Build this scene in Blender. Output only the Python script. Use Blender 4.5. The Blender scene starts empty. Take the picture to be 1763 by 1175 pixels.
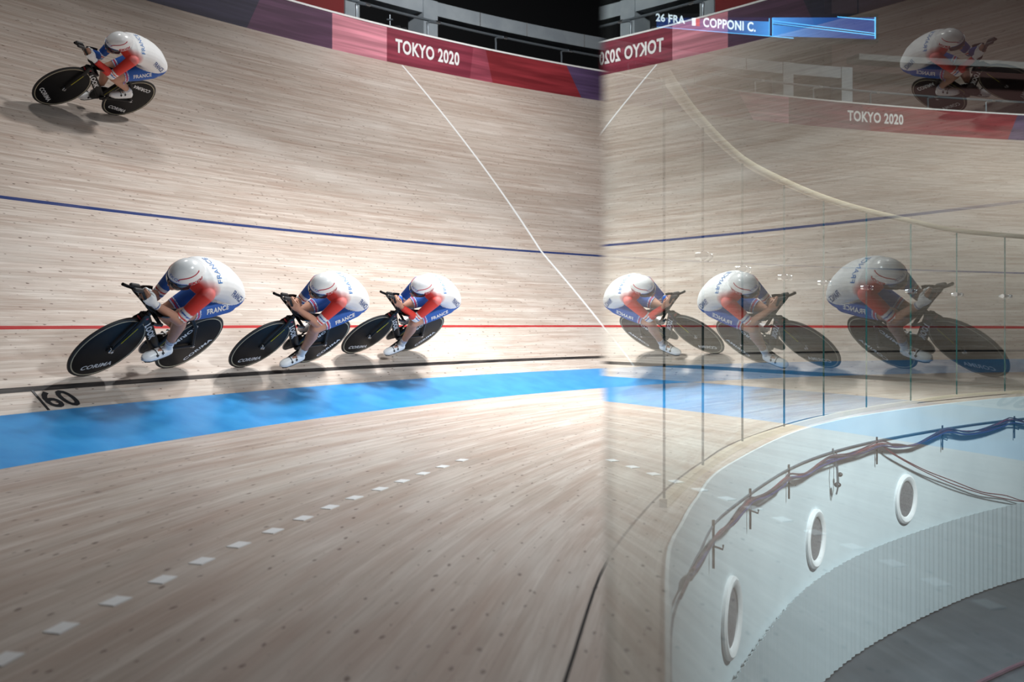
import bpy, math, random
import numpy as np
from mathutils import Vector, Matrix
from mathutils.bvhtree import BVHTree

random.seed(7)
C = bpy.context.scene.collection
scene = bpy.context.scene

# ------------------------------------------------------------------ camera, world, exposure, lights
FPX = 1714.0          # focal length for a 1763 px wide frame (35 mm)
HZ = 567.4            # image row of the horizon
CX = 881.5
H0 = 2.95             # camera height above the infield floor

cam_d = bpy.data.cameras.new('camera')
cam = bpy.data.objects.new('camera', cam_d)
C.objects.link(cam)
cam.location = (0, 0, H0)
cam.rotation_euler = (math.radians(90), 0, 0)
cam_d.sensor_width = 36.0
cam_d.lens = 36.0 * FPX / 1763.0
cam_d.shift_y = (HZ - 587.5) / 1763.0
cam_d.clip_start = 0.02
cam_d.clip_end = 300
cam_d.dof.use_dof = True
cam_d.dof.focus_distance = 8.6
cam_d.dof.aperture_fstop = 2.8
scene.camera = cam

world = bpy.data.worlds.new('world')
scene.world = world
world.use_nodes = True
bg = world.node_tree.nodes['Background']
bg.inputs[0].default_value = (0.88, 0.94, 1.0, 1)
bg.inputs[1].default_value = 0.045

vs = scene.view_settings
vs.view_transform = 'Standard'
vs.look = 'None'
vs.gamma = 1.0
vs.use_curve_mapping = False
vs.exposure = 0.47

def area_light(name, loc, target, power, size, color=(1, 0.985, 0.965), spread=math.radians(100)):
    d = bpy.data.lights.new(name, 'AREA')
    d.shape = 'DISK'
    d.size = size
    d.energy = power
    d.color = color
    d.spread = spread
    o = bpy.data.objects.new(name, d)
    C.objects.link(o)
    o.location = loc
    v = Vector(target) - Vector(loc)
    o.rotation_euler = v.to_track_quat('-Z', 'Y').to_euler()
    return o

LIGHTS = [
    ((0.9, 12.2, H0 + 7.5), (0.0, 11.2, H0), 250, 0.6, 165),
    ((-3.0, 8.8, H0 + 7.5), (-2.4, 8.0, H0), 50, 0.8, 150),
    ((1.6, 10.0, H0 + 5.8), (0.6, 10.6, H0 - .5), 210, 1.0, 105),
    ((12.0, 18.0, H0 + 9.5), (13.0, 24.0, H0 + 4), 190, 0.8, 110),
    ((1.0, 14.5, H0 + 9.0), (-1.0, 20.0, H0 + 4.5), 130, 0.8, 110),
]
for i, (l, t, p, s, sp_) in enumerate(LIGHTS):
    area_light('arena_floodlight', l, t, p, s, spread=math.radians(sp_))
# cool lamps over the infield pit
area_light('infield_lamp', (6.5, 4.5, H0 + 5.0), (3.5, 8.0, H0 - 1.5), 330, 1.2, (0.86, 0.95, 1.0))

# ------------------------------------------------------------------ helpers
def tag(o, label=None, cat=None, group=None, kind=None):
    if label: o['label'] = label
    if cat: o['category'] = cat
    if group: o['group'] = group
    if kind: o['kind'] = kind
    return o

def empty(name, label=None, cat=None, group=None, loc=(0, 0, 0)):
    o = bpy.data.objects.new(name, None)
    C.objects.link(o)
    o.location = loc
    o.empty_display_size = 0.1
    return tag(o, label, cat, group)

class MB:
    """collects shapes into one mesh"""
    def __init__(self):
        self.v = []; self.f = []; self.m = []; self.uv = {}
    def add(self, vs_, fs_, mi=0):
        b = len(self.v)
        self.v += [tuple(p) for p in vs_]
        for f in fs_:
            self.f.append(tuple(i + b for i in f)); self.m.append(mi)
        return b
    def box(self, c, s, rot=None, mi=0):
        c = Vector(c); hx, hy, hz = s[0] / 2, s[1] / 2, s[2] / 2
        pts = [Vector((x, y, z)) for x in (-hx, hx) for y in (-hy, hy) for z in (-hz, hz)]
        if rot is not None: pts = [rot @ p for p in pts]
        self.add([p + c for p in pts], [(0, 1, 3, 2), (4, 6, 7, 5), (0, 4, 5, 1), (2, 3, 7, 6), (0, 2, 6, 4), (1, 5, 7, 3)], mi)
        return self
    def loft(self, rings, cap=True, mi=0, closed=False):
        n = len(rings[0]); b = len(self.v)
        for r in rings: self.v += [tuple(p) for p in r]
        K = len(rings)
        for k in range(K if closed else K - 1):
            k2 = (k + 1) % K
            for i in range(n):
                j = (i + 1) % n
                self.f.append((b + k * n + i, b + k * n + j, b + k2 * n + j, b + k2 * n + i)); self.m.append(mi)
        if cap and not closed:
            self.f.append(tuple(b + i for i in range(n))[::-1]); self.m.append(mi)
            self.f.append(tuple(b + (K - 1) * n + i for i in range(n))); self.m.append(mi)
        return self
    def tube(self, path, rad, n=10, mi=0, cap=True, flat=None, ref=(0, 1, 0)):
        """round or elliptic tube through the points; flat=(a,b) scales along ref / across"""
        P = [Vector(p) for p in path]
        if not hasattr(rad, '__len__'): rad = [rad] * len(P)
        rings = []; side = Vector(ref)
        for i, p in enumerate(P):
            t = (P[min(i + 1, len(P) - 1)] - P[max(i - 1, 0)]).normalized()
            a = side - t * side.dot(t)
            if a.length < 1e-4: a = t.orthogonal()
            a.normalize(); b = t.cross(a); side = a
            r = rad[i]; ra, rb = (r, r) if not isinstance(r, tuple) else r
            rings.append([p + a * math.cos(2 * math.pi * k / n) * ra + b * math.sin(2 * math.pi * k / n) * rb for k in range(n)])
        return self.loft(rings, cap, mi)
    def capsule(self, p0, p1, r0, r1, n=14, mi=0):
        p0 = Vector(p0); p1 = Vector(p1); d = (p1 - p0); L = d.length; t = d / L
        path = []; rad = []
        for k in range(5):
            a = math.pi / 2 * (1 - k / 5.0)
            path.append(p0 - t * r0 * math.sin(a)); rad.append(max(r0 * math.cos(a), r0 * 0.05))
        path.append(p0); rad.append(r0); path.append(p1); rad.append(r1)
        for k in range(1, 6):
            a = math.pi / 2 * k / 5.0
            path.append(p1 + t * r1 * math.sin(a)); rad.append(max(r1 * math.cos(a), r1 * 0.05))
        return self.tube(path, rad, n, mi)
    def ellipsoid(self, c, s, rot=None, n=20, m=12, mi=0):
        c = Vector(c); rings = []
        for i in range(m + 1):
            th = math.pi * (0.02 + 0.96 * i / m)
            ring = []
            for k in range(n):
                a = 2 * math.pi * k / n
                p = Vector((math.cos(th) * s[0], math.sin(th) * math.cos(a) * s[1], math.sin(th) * math.sin(a) * s[2]))
                if rot is not None: p = rot @ p
                ring.append(c + p)
            rings.append(ring)
        return self.loft(rings, True, mi)
    def lathe(self, prof, axis_o, n=48, mi=0, closed=False):
        """profile (radius, y) spun about the local y axis through axis_o"""
        o = Vector(axis_o); rings = []
        for r, y in prof:
            rings.append([o + Vector((r * math.cos(2 * math.pi * k / n), y, r * math.sin(2 * math.pi * k / n))) for k in range(n)])
        return self.loft(rings, not closed, mi, closed)
    def mesh(self, name):
        me = bpy.data.meshes.new(name)
        me.from_pydata(self.v, [], self.f)
        me.polygons.foreach_set('material_index', self.m)
        me.update()
        return me
    def build(self, name, mats, parent=None, smooth=True, fix=True):
        me = self.mesh(name)
        if not isinstance(mats, (list, tuple)): mats = [mats]
        for m_ in mats: me.materials.append(m_)
        if fix:
            import bmesh
            bm = bmesh.new(); bm.from_mesh(me)
            bmesh.ops.recalc_face_normals(bm, faces=bm.faces)
            bm.to_mesh(me); bm.free()
        if smooth:
            me.polygons.foreach_set('use_smooth', [True] * len(me.polygons))
            try: me.set_sharp_from_angle(angle=math.radians(38))
            except Exception: pass
        o = bpy.data.objects.new(name, me)
        C.objects.link(o)
        if parent is not None: o.parent = parent
        return o

# ------------------------------------------------------------------ materials
def mat(name, col, rough=0.5, metal=0.0, spec=0.5, coat=0.0):
    m = bpy.data.materials.new(name); m.use_nodes = True
    b = m.node_tree.nodes['Principled BSDF']
    b.inputs['Base Color'].default_value = (*col, 1)
    b.inputs['Roughness'].default_value = rough
    b.inputs['Metallic'].default_value = metal
    b.inputs['Specular IOR Level'].default_value = spec
    b.inputs['Coat Weight'].default_value = coat
    return m

class NT:
    """small node-graph writer"""
    def __init__(self, m):
        self.t = m.node_tree; self.n = self.t.nodes; self.b = self.n.get('Principled BSDF')
    def node(self, kind, **kw):
        x = self.n.new(kind)
        for k, v in kw.items(): setattr(x, k, v)
        return x
    def link(self, a, b): self.t.links.new(a, b)
    def setin(self, sock, v):
        if hasattr(v, 'is_linked') or isinstance(v, bpy.types.NodeSocket): self.link(v, sock)
        else: sock.default_value = v
    def math(self, op, a, b=None, c=None, clamp=False):
        x = self.node('ShaderNodeMath', operation=op); x.use_clamp = clamp
        self.setin(x.inputs[0], a)
        if b is not None: self.setin(x.inputs[1], b)
        if c is not None: self.setin(x.inputs[2], c)
        return x.outputs[0]
    def mix(self, f, a, b, mode='MIX'):
        x = self.node('ShaderNodeMix', data_type='RGBA', blend_type=mode)
        self.setin(x.inputs[0], f); self.setin(x.inputs[6], a); self.setin(x.inputs[7], b)
        return x.outputs[2]
    def noise(self, vec, scale, detail=3, rough=0.55):
        x = self.node('ShaderNodeTexNoise'); self.link(vec, x.inputs['Vector'])
        x.inputs['Scale'].default_value = scale; x.inputs['Detail'].default_value = detail
        x.inputs['Roughness'].default_value = rough
        return x.outputs['Fac']
    def comb(self, x_, y_, z_=0.0):
        x = self.node('ShaderNodeCombineXYZ')
        for s, v in zip(x.inputs, (x_, y_, z_)): self.setin(s, v)
        return x.outputs[0]
    def maprange(self, v, a, b, c=0.0, d=1.0):
        x = self.node('ShaderNodeMapRange'); x.clamp = True
        self.setin(x.inputs[0], v)
        for i, q in enumerate((a, b, c, d)): x.inputs[i + 1].default_value = q
        return x.outputs[0]
    def band(self, v, lo, hi):
        return self.math('MULTIPLY', self.math('GREATER_THAN', v, lo), self.math('LESS_THAN', v, hi))

S_BLUE, S_RED, S_BLACK = 2.649, 0.925, 0.225

def wood_material(name, lines):
    m = mat(name, (0.6, 0.5, 0.43), 0.38, spec=0.3)
    g = NT(m)
    uv = g.node('ShaderNodeUVMap'); uv.uv_map = 'UVMap'
    sep = g.node('ShaderNodeSeparateXYZ'); g.link(uv.outputs[0], sep.inputs[0])
    u, v = sep.outputs[0], sep.outputs[1]
    # thin strips along the track, every strip with its own tone and lengthwise offset
    strip = g.math('FLOOR', g.math('DIVIDE', v, 0.042))
    wn = g.node('ShaderNodeTexWhiteNoise', noise_dimensions='1D'); g.link(strip, wn.inputs['W'])
    joint = g.math('FLOOR', g.math('ADD', g.math('DIVIDE', u, 2.6), g.math('MULTIPLY', wn.outputs[0], 7.0)))
    wn2 = g.node('ShaderNodeTexWhiteNoise', noise_dimensions='2D'); g.link(g.comb(strip, joint), wn2.inputs['Vector'])
    tone = wn2.outputs[0]
    grain = g.noise(g.comb(g.math('MULTIPLY', u, 4.0), g.math('MULTIPLY', v, 85.0), tone), 1.0, 3)
    streak = g.noise(g.comb(g.math('MULTIPLY', u, 0.95), g.math('MULTIPLY', v, 11.0)), 1.0, 4, 0.6)
    blotch = g.noise(g.comb(g.math('MULTIPLY', u, 0.5), g.math('MULTIPLY', v, 1.2), 3.3), 1.0, 3)
    c = g.mix(g.maprange(tone, 0, 1), (0.44, 0.375, 0.325, 1), (0.60, 0.53, 0.475, 1))
    c = g.mix(g.maprange(grain, 0.38, 0.68, 0, 0.55), c, (0.34, 0.265, 0.215, 1))
    c = g.mix(g.maprange(streak, 0.45, 0.70, 0, 0.50), c, (0.36, 0.245, 0.19, 1))
    fine = g.noise(g.comb(g.math('MULTIPLY', u, 0.9), g.math('MULTIPLY', v, 34.0), 5.0), 1.0, 3, 0.6)
    c = g.mix(g.maprange(fine, 0.5, 0.72, 0, 0.32), c, (0.31, 0.22, 0.175, 1))
    c = g.mix(g.maprange(fine, 0.46, 0.28, 0, 0.35), c, (0.74, 0.69, 0.64, 1))
    c = g.mix(g.maprange(blotch, 0.48, 0.72, 0, 0.35), c, (0.72, 0.68, 0.64, 1))
    if not lines:
        broad = g.noise(g.comb(g.math('MULTIPLY', u, 0.8), g.math('MULTIPLY', v, 6.0), 9.0), 1.0, 3, 0.5)
        c = g.mix(g.maprange(broad, 0.48, 0.72, 0, 0.55), c, (0.33, 0.215, 0.16, 1))
    # knots: small dark ovals stretched along the grain
    vo = g.node('ShaderNodeTexVoronoi', feature='F1', voronoi_dimensions='2D')
    g.link(g.comb(g.math('ADD', g.math('MULTIPLY', u, 6.0), g.math('MULTIPLY', grain, .35)), g.math('ADD', g.math('MULTIPLY', v, 15.0), g.math('MULTIPLY', streak, .6))), vo.inputs['Vector'])
    vo.inputs['Scale'].default_value = 1.0
    sc = g.node('ShaderNodeSeparateColor'); g.link(vo.outputs['Color'], sc.inputs[0])
    size = g.math('MULTIPLY', g.math('POWER', sc.outputs[0], 1.8), 0.105)
    knot = g.maprange(g.math('SUBTRACT', vo.outputs['Distance'], size), -0.025, 0.02, 1, 0)
    knot = g.math('MULTIPLY', knot, g.maprange(sc.outputs[0], 0.30, 0.55, 0.0, 1.0))
    c = g.mix(g.math('MULTIPLY', knot, 0.82), c, (0.075, 0.035, 0.022, 1))
    # scuffs: short thin dark strokes
    vo2 = g.node('ShaderNodeTexVoronoi', feature='F1', voronoi_dimensions='2D')
    g.link(g.comb(g.math('ADD', g.math('MULTIPLY', u, 0.9), g.math('MULTIPLY', v, 0.8)), g.math('MULTIPLY', g.math('SUBTRACT', v, g.math('MULTIPLY', u, 0.18)), 11.0)), vo2.inputs['Vector'])
    sc2 = g.node('ShaderNodeSeparateColor'); g.link(vo2.outputs['Color'], sc2.inputs[0])
    scuff = g.math('MULTIPLY', g.math('LESS_THAN', vo2.outputs['Distance'], 0.07), g.math('GREATER_THAN', sc2.outputs[1], 0.9))
    c = g.mix(g.math('MULTIPLY', scuff, 0.55), c, (0.2, 0.18, 0.17, 1))
    # gap between strips
    fr = g.math('FRACT', g.math('DIVIDE', v, 0.042))
    gap = g.math('ADD', g.math('LESS_THAN', fr, 0.05), g.math('GREATER_THAN', fr, 0.95))
    c = g.mix(g.math('MULTIPLY', gap, 0.26 if lines else 0.12), c, (0.16, 0.11, 0.08, 1))
    if lines:
        wear = g.maprange(g.noise(g.comb(g.math('MULTIPLY', u, 3.0), g.math('MULTIPLY', v, 40.0)), 1.0, 3), 0.3, 0.8, 0, 0.15)
        keep = g.math('SUBTRACT', 1.0, wear)
        c = g.mix(g.math('MULTIPLY', g.band(v, S_BLACK - .026, S_BLACK + .026), keep), c, (0.008, 0.008, 0.010, 1))
        c = g.mix(g.math('MULTIPLY', g.band(v, S_RED - .022, S_RED + .022), keep), c, (0.36, 0.008, 0.012, 1))
        c = g.mix(g.math('MULTIPLY', g.band(v, S_BLUE - .026, S_BLUE + .026), keep), c, (0.003, 0.024, 0.13, 1))
    if lines:
        paint = g.math('ADD', g.band(v, S_BLACK - .026, S_BLACK + .026), g.math('ADD', g.band(v, S_RED - .022, S_RED + .022), g.band(v, S_BLUE - .026, S_BLUE + .026)))
        g.link(g.maprange(paint, 0, 1, 0.3, 0.12), g.b.inputs['Specular IOR Level'])
    g.link(c, g.b.inputs['Base Color'])
    g.link(g.maprange(g.noise(g.comb(g.math('MULTIPLY', u, 1.0), g.math('MULTIPLY', v, 14.0), 8.0), 1.0, 3), 0.3, 0.7, 0.34, 0.48), g.b.inputs['Roughness'])
    bp = g.node('ShaderNodeBump'); bp.inputs['Strength'].default_value = 0.12; bp.inputs['Distance'].default_value = 0.004
    g.link(g.math('SUBTRACT', grain, g.math('MULTIPLY', gap, 0.5)), bp.inputs['Height'])
    g.link(bp.outputs[0], g.b.inputs['Normal'])
    return m

def speckle(m, scale, c1, c2, lo=0.35, hi=0.65, stretch=(1, 1, 1)):
    g = NT(m)
    tc = g.node('ShaderNodeTexCoord'); mp = g.node('ShaderNodeMapping'); g.link(tc.outputs['Object'], mp.inputs[0])
    mp.inputs['Scale'].default_value = stretch
    f = g.noise(mp.outputs[0], scale, 4)
    g.link(g.mix(g.maprange(f, lo, hi), (*c1, 1), (*c2, 1)), g.b.inputs['Base Color'])
    return m

M_TRACK = wood_material('track_pine', True)
M_APRON = wood_material('apron_pine', False)
M_BAND = speckle(mat('blue_band_paint', (0.02, 0.26, 0.75), 0.34), 5.0, (0.020, 0.225, 0.54), (0.034, 0.275, 0.60), stretch=(1, 1, 1))
M_WHITEPAINT = mat('white_paint', (0.82, 0.83, 0.84), 0.45)
M_BLACKPAINT = mat('black_paint', (0.012, 0.012, 0.014), 0.45)
M_WALLWHITE = speckle(mat('infield_wall_white', (0.72, 0.8, 0.84), 0.55), 1.5, (0.62, 0.70, 0.735), (0.70, 0.78, 0.81))
M_TRIMW = mat('pale_wood_rail', (0.60, 0.50, 0.38), 0.4)
M_STEEL = mat('brushed_steel', (0.55, 0.58, 0.62), 0.28, 1.0)
M_DARKMETAL = mat('dark_metal', (0.05, 0.05, 0.055), 0.4, 0.8)
M_RAIL = mat('grey_rail_tube', (0.17, 0.20, 0.23), 0.35, 0.6)
M_CABLE = mat('cable_rubber', (0.06, 0.03, 0.045), 0.5)
M_REDCABLE = mat('red_cable_rubber', (0.16, 0.03, 0.045), 0.5)
M_BLUECABLE = mat('blue_cable_rubber', (0.035, 0.04, 0.15), 0.5)
M_CONC = speckle(mat('grey_cladding', (0.3, 0.34, 0.38), 0.6), 2.0, (0.29, 0.335, 0.38), (0.36, 0.41, 0.45))
M_DARK = mat('dark_hall', (0.012, 0.013, 0.016), 0.8)
M_REDWALL = mat('red_hall_wall', (0.20, 0.012, 0.014), 0.7)
M_FLOOR = speckle(mat('infield_floor', (0.1, 0.1, 0.11), 0.35), 3.0, (0.022, 0.026, 0.034), (0.035, 0.04, 0.05))
M_SKIRT = mat('pleated_cloth', (0.40, 0.46, 0.49), 0.8)
M_PORT = speckle(mat('porthole_mesh', (0.2, 0.2, 0.2), 0.5), 60, (0.13, 0.13, 0.14), (0.24, 0.23, 0.24))
M_LENS = mat('screw_steel', (0.7, 0.7, 0.72), 0.25, 1.0)

def glass_material(name, tint, ior, gain=1.0):
    """thin clear sheet: the near face reflects by Fresnel's law for both faces, the far face passes light on"""
    m = bpy.data.materials.new(name); m.use_nodes = True
    g = NT(m); g.n.clear()
    out = g.node('ShaderNodeOutputMaterial')
    tr = g.node('ShaderNodeBsdfTransparent'); tr.inputs[0].default_value = (*tint, 1)
    cl = g.node('ShaderNodeBsdfTransparent'); cl.inputs[0].default_value = (1, 1, 1, 1)
    gl = g.node('ShaderNodeBsdfGlossy'); gl.inputs['Roughness'].default_value = 0.0
    gl.inputs['Color'].default_value = (0.95, 0.99, 0.97, 1)
    fr = g.node('ShaderNodeFresnel'); fr.inputs['IOR'].default_value = ior
    two = g.math('DIVIDE', g.math('MULTIPLY', fr.outputs[0], 2.0 * gain), g.math('ADD', fr.outputs[0], 1.0), clamp=True)
    mx = g.node('ShaderNodeMixShader'); g.link(two, mx.inputs[0]); g.link(tr.outputs[0], mx.inputs[1]); g.link(gl.outputs[0], mx.inputs[2])
    geo = g.node('ShaderNodeNewGeometry')
    mx2 = g.node('ShaderNodeMixShader'); g.link(geo.outputs['Backfacing'], mx2.inputs[0])
    g.link(mx.outputs[0], mx2.inputs[1]); g.link(cl.outputs[0], mx2.inputs[2])
    g.link(mx2.outputs[0], out.inputs[0])
    return m

M_GATE = glass_material('gate_glass', (0.88, 0.93, 0.90), 1.52, 1.0)
M_PANEL = glass_material('fence_glass', (0.95, 0.975, 0.96), 1.04, 0.5)
M_GLASSEDGE = mat('glass_edge', (0.02, 0.09, 0.085), 0.2)

# ------------------------------------------------------------------ track geometry
PC = (15.6109, 8.499); PR = 10.5657; HB = -0.5494; TH0 = 0.7395; TH1 = 0.002; TH2 = -0.084
WB = 0.7793; PHI = 0.269; K2 = -1.268; C2 = 2.1925; S_TOP = 8.2574
OBS = {
    -WB: [(0, 809), (700, 700.6), (880, 681.5), (1035, 669.3), (1763, 641)],
    0.0: [(0, 715), (700, 654.6), (880, 642.5), (1035, 635.3), (1500, 620), (1763, 619)],
    S_BLACK: [(0, 673.5), (161, 662), (380, 646), (800, 625), (880, 621.5), (1035, 615.7), (1500, 603.7), (1763, 605)],
    S_RED: [(0, 566), (380, 562), (800, 562), (1035, 562.5), (1763, 564)],
    S_BLUE: [(0, 339.5), (240, 368), (420, 389), (660, 412), (880, 431), (1035, 440), (1275, 454), (1500, 463), (1763, 470.5)],
    S_TOP: [(249, 0), (572, 84), (690, 112), (1035, 172), (1206, 198), (1763, 242)]}

def raw(az, s):
    re = PR + K2 * az + C2 * az * az
    if s < 0:
        r = re + s * math.cos(PHI); z = HB + s * math.sin(PHI)
    else:
        th = TH0 + TH1 * (az + .8) + TH2 * (az + .8) ** 2
        r = re + s * math.cos(th); z = HB + s * math.sin(th)
    return PC[0] + r * math.sin(az), PC[1] + r * math.cos(az), z

def az_for(px, s):
    t = (px - CX) / FPX
    lo, hi = -2.1, 0.4
    for _ in range(50):
        mid = (lo + hi) / 2
        X, Y, z = raw(mid, s)
        if X / Y < t: lo = mid
        else: hi = mid
    return (lo + hi) / 2

KN = sorted(OBS); CORR = []
for s_ in KN:
    A_ = []; D_ = []
    for px, py in OBS[s_]:
        a_ = az_for(px, s_); X, Y, z = raw(a_, s_)
        A_.append(a_); D_.append((HZ - py) * Y / FPX - z)
    CORR.append((np.polyfit(A_, D_, 2), min(A_), max(A_)))

def surf(az, s, lift=0.0):
    X, Y, z = raw(az, s)
    vals = []
    for cf, a0, a1 in CORR:
        a_ = min(max(az, a0 - .15), a1 + .15)
        vals.append(float(np.polyval(cf, a_)))
    z += float(np.interp(s, KN, vals))
    return Vector((X, Y, z + H0 + lift))

def surf_frame(az, s):
    p = surf(az, s)
    t = (surf(az - .01, s) - p).normalized()      # direction of travel
    c = (surf(az, s + .02) - p).normalized()      # up the slope
    n = c.cross(t).normalized()
    if n.z < 0: n = -n
    return p, t, c, n

AZ0, AZ1 = -2.35, 0.45
NAZ = 150
azs = [AZ0 + (AZ1 - AZ0) * i / NAZ for i in range(NAZ + 1)]
arc = [0.0]
for i in range(NAZ): arc.append(arc[-1] + (surf(azs[i + 1], 1.5) - surf(azs[i], 1.5)).length)

def grid_mesh(name, cols, us, vs_, mats, mi_of=None, kind='structure'):
    """cols[i][j] points; uv in metres"""
    nv = len(vs_)
    verts = [tuple(p) for col in cols for p in col]
    faces = []; uvs = []; mis = []
    for i in range(len(cols) - 1):
        for j in range(nv - 1):
            faces.append((i * nv + j, (i + 1) * nv + j, (i + 1) * nv + j + 1, i * nv + j + 1))
            uvs += [(us[i], vs_[j]), (us[i + 1], vs_[j]), (us[i + 1], vs_[j + 1]), (us[i], vs_[j + 1])]
            mis.append(mi_of(i, j) if mi_of else 0)
    me = bpy.data.meshes.new(name); me.from_pydata(verts, [], faces)
    l = me.uv_layers.new(name='UVMap')
    l.data.foreach_set('uv', [c for q in uvs for c in q])
    for m_ in mats: me.materials.append(m_)
    me.polygons.foreach_set('material_index', mis)
    me.polygons.foreach_set('use_smooth', [True] * len(faces))
    me.update()
    o = bpy.data.objects.new(name, me); C.objects.link(o)
    if kind: o['kind'] = kind
    return o

svals = [0, .1, .2, .25, .4, .6, .8, .95, 1.2, 1.6, 2.0, 2.4, 2.7, 3.2, 4, 5, 6, 7, S_TOP]
track = grid_mesh('floor_track', [[surf(a, s) for s in svals] for a in azs], arc, svals, [M_TRACK])
band = grid_mesh('floor_blue_band', [[surf(a, s) for s in (-WB, -WB / 2, 0)] for a in azs], arc, [-WB, -WB / 2, 0], [M_BAND])

# apron: from the lower side of the blue band to the edge of the infield pit
def gp(px, py, z):
    Y = -z * FPX / (py - HZ)
    return Vector(((px - CX) / FPX * Y, Y, z + H0))
ZA = -0.80
edgeA = [gp(x, y, ZA) for x, y in [(969, 1175), (1036, 979), (1090, 900), (1150, 838), (1208, 795), (1276, 757), (1406, 717), (1550, 697), (1763, 676)]]
edgeW = [gp(x, y, ZA) for x, y in [(1145, 1175), (1147, 958), (1171, 903), (1196, 861), (1251, 802), (1390, 737), (1550, 706), (1763, 683)]]
def ext(curve, near, far):
    return [Vector((x, y, curve[0].z)) for x, y in near] + curve + [Vector((x, y, curve[0].z)) for x, y in far]
edgeA = ext(edgeA, [(-1.9, -4.5), (-.95, -2), (-.27, 0), (-.07, 1.2)], [(9.3, 14.3), (13.0, 15.4)])
edgeW = ext(edgeW, [(-1.55, -4.5), (-.62, -2), (0.0, 0), (.17, 1.15)], [(9.4, 13.75), (13.0, 14.7)])

def resample(pts, n, smooth=True):
    P = [Vector(p) for p in pts]
    if smooth:
        Q = []
        for i in range(len(P) - 1):
            p0 = P[max(i - 1, 0)]; p1 = P[i]; p2 = P[i + 1]; p3 = P[min(i + 2, len(P) - 1)]
            for k in range(12):
                t = k / 12
                Q.append(0.5 * ((2 * p1) + (p2 - p0) * t + (2 * p0 - 5 * p1 + 4 * p2 - p3) * t * t + (3 * p1 - p0 - 3 * p2 + p3) * t ** 3))
        Q.append(P[-1]); P = Q
    d = [0]
    for i in range(len(P) - 1): d.append(d[-1] + (P[i + 1] - P[i]).length)
    out = []
    for k in range(n):
        t = d[-1] * k / (n - 1)
        out.append(Vector([float(np.interp(t, d, [p[j] for p in P])) for j in range(3)]))
    return out, d[-1]

NB = 140
bandlow, _ = resample([surf(a, -WB) for a in azs if a > -2.3], NB, False)
A_rs, lenA = resample(edgeA, NB)
W_rs, lenW = resample(edgeW, NB)
fr_ = [0, .03, .1, .25, .4, .55, .7, .85, 1.0]
cols = []
for i in range(NB):
    cols.append([A_rs[i].lerp(bandlow[i], f) for f in fr_])
us = [lenA * i / (NB - 1) * 1.15 for i in range(NB)]
apron = grid_mesh('floor_apron', cols, us, [f * 3.3 for f in fr_], [M_APRON])
# kerb strip beyond the dark joint, a step lower, up to the white wall
kerb = MB()
dn = Vector((0, 0, -0.012))
rings = []
for i in range(NB):
    a, w = A_rs[i], W_rs[i]
    d = (w - a)
    if d.length < .12: w = a + Vector((d.x, d.y, 0)).normalized() * .12; W_rs[i] = w
strip_cols = [[A_rs[i] + Vector((0, 0, .006)) + (W_rs[i] - A_rs[i]).normalized() * .008 + dn, W_rs[i] + dn] for i in range(NB)]
kerbo = grid_mesh('floor_kerb', strip_cols, us, [5.0, 5.25], [M_APRON])
j = MB()
j.loft([[A_rs[i] + Vector((0, 0, .001)), A_rs[i] + Vector((0, 0, -.05)), A_rs[i] + (W_rs[i] - A_rs[i]).normalized() * .007 + Vector((0, 0, -.05)), A_rs[i] + (W_rs[i] - A_rs[i]).normalized() * .007 + Vector((0, 0, -.004))] for i in range(NB)])
jo = j.build('trim_apron_joint', M_BLACKPAINT, None, False); jo['kind'] = 'structure'

# ray casting from the camera onto a built surface (used to lay paint marks on it)
def bvh_of(o):
    me = o.data
    return BVHTree.FromPolygons([v.co.copy() for v in me.vertices], [tuple(p.vertices) for p in me.polygons])
B_TRACK, B_APRON = bvh_of(track), bvh_of(apron)
CAM = Vector((0, 0, H0))
def cast(bvh, px, py):
    d = Vector(((px - CX) / FPX, 1, (HZ - py) / FPX)).normalized()
    return bvh.ray_cast(CAM, d)

# dashed white marks on the apron
mk = MB()
sq = [(7, 1136), (105.6, 1082.6), (199, 1036), (280, 999), (347.5, 967), (411, 939), (470, 915), (522, 893), (568, 874), (610, 857.7), (654, 842.6), (692, 829), (728, 816), (762, 804), (795, 793)]
pts = [cast(B_APRON, x, y)[0] for x, y in sq]
# the row runs on behind the camera's left
d0 = pts[0] - pts[1]
pts = [pts[0] + d0 * k for k in (3, 2, 1)] + pts
for i, p in enumerate(pts):
    q = pts[i + 1] if i + 1 < len(pts) else p + (p - pts[i - 1])
    t = (q - p).normalized(); c = Vector((0, 0, 1)).cross(t).normalized(); c = (c + t * .12).normalized()
    a, b = t * .046, c * .027
    up = Vector((0, 0, .0025)); lo = Vector((0, 0, -.006))
    mk.add([p - a - b + up, p + a - b + up, p + a + b + up, p - a + b + up, p - a - b + lo, p + a - b + lo, p + a + b + lo, p - a + b + lo],
           [(0, 1, 2, 3), (0, 4, 5, 1), (1, 5, 6, 2), (2, 6, 7, 3), (3, 7, 4, 0)])
mk.build('painted_dashes', M_WHITEPAINT, apron, False)

# white line climbing the banking
def sweep_strip(pts, nrm, half, lift, th=.003):
    m_ = MB(); rings = []
    for i, p in enumerate(pts):
        t = (pts[min(i + 1, len(pts) - 1)] - pts[max(i - 1, 0)]).normalized()
        n = nrm[i]; c = n.cross(t).normalized()
        rings.append([p - c * half + n * (lift + th), p + c * half + n * (lift + th), p + c * half + n * (lift - .01), p - c * half + n * (lift - .01)])
    m_.loft(rings)
    return m_
P_, N_ = [], []
for k in range(41):
    s = 0.02 + (S_TOP - 0.05) * k / 40
    px = float(np.interp(s, [0, .925, 2.649, S_TOP], [1092, 1038, 932, 691]))
    a = az_for(px, s)
    p, t, c, n = surf_frame(a, s); P_.append(p); N_.append(n)
sweep_strip(P_, N_, .021, .002).build('painted_white_line', M_WHITEPAINT, track, False)

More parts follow.
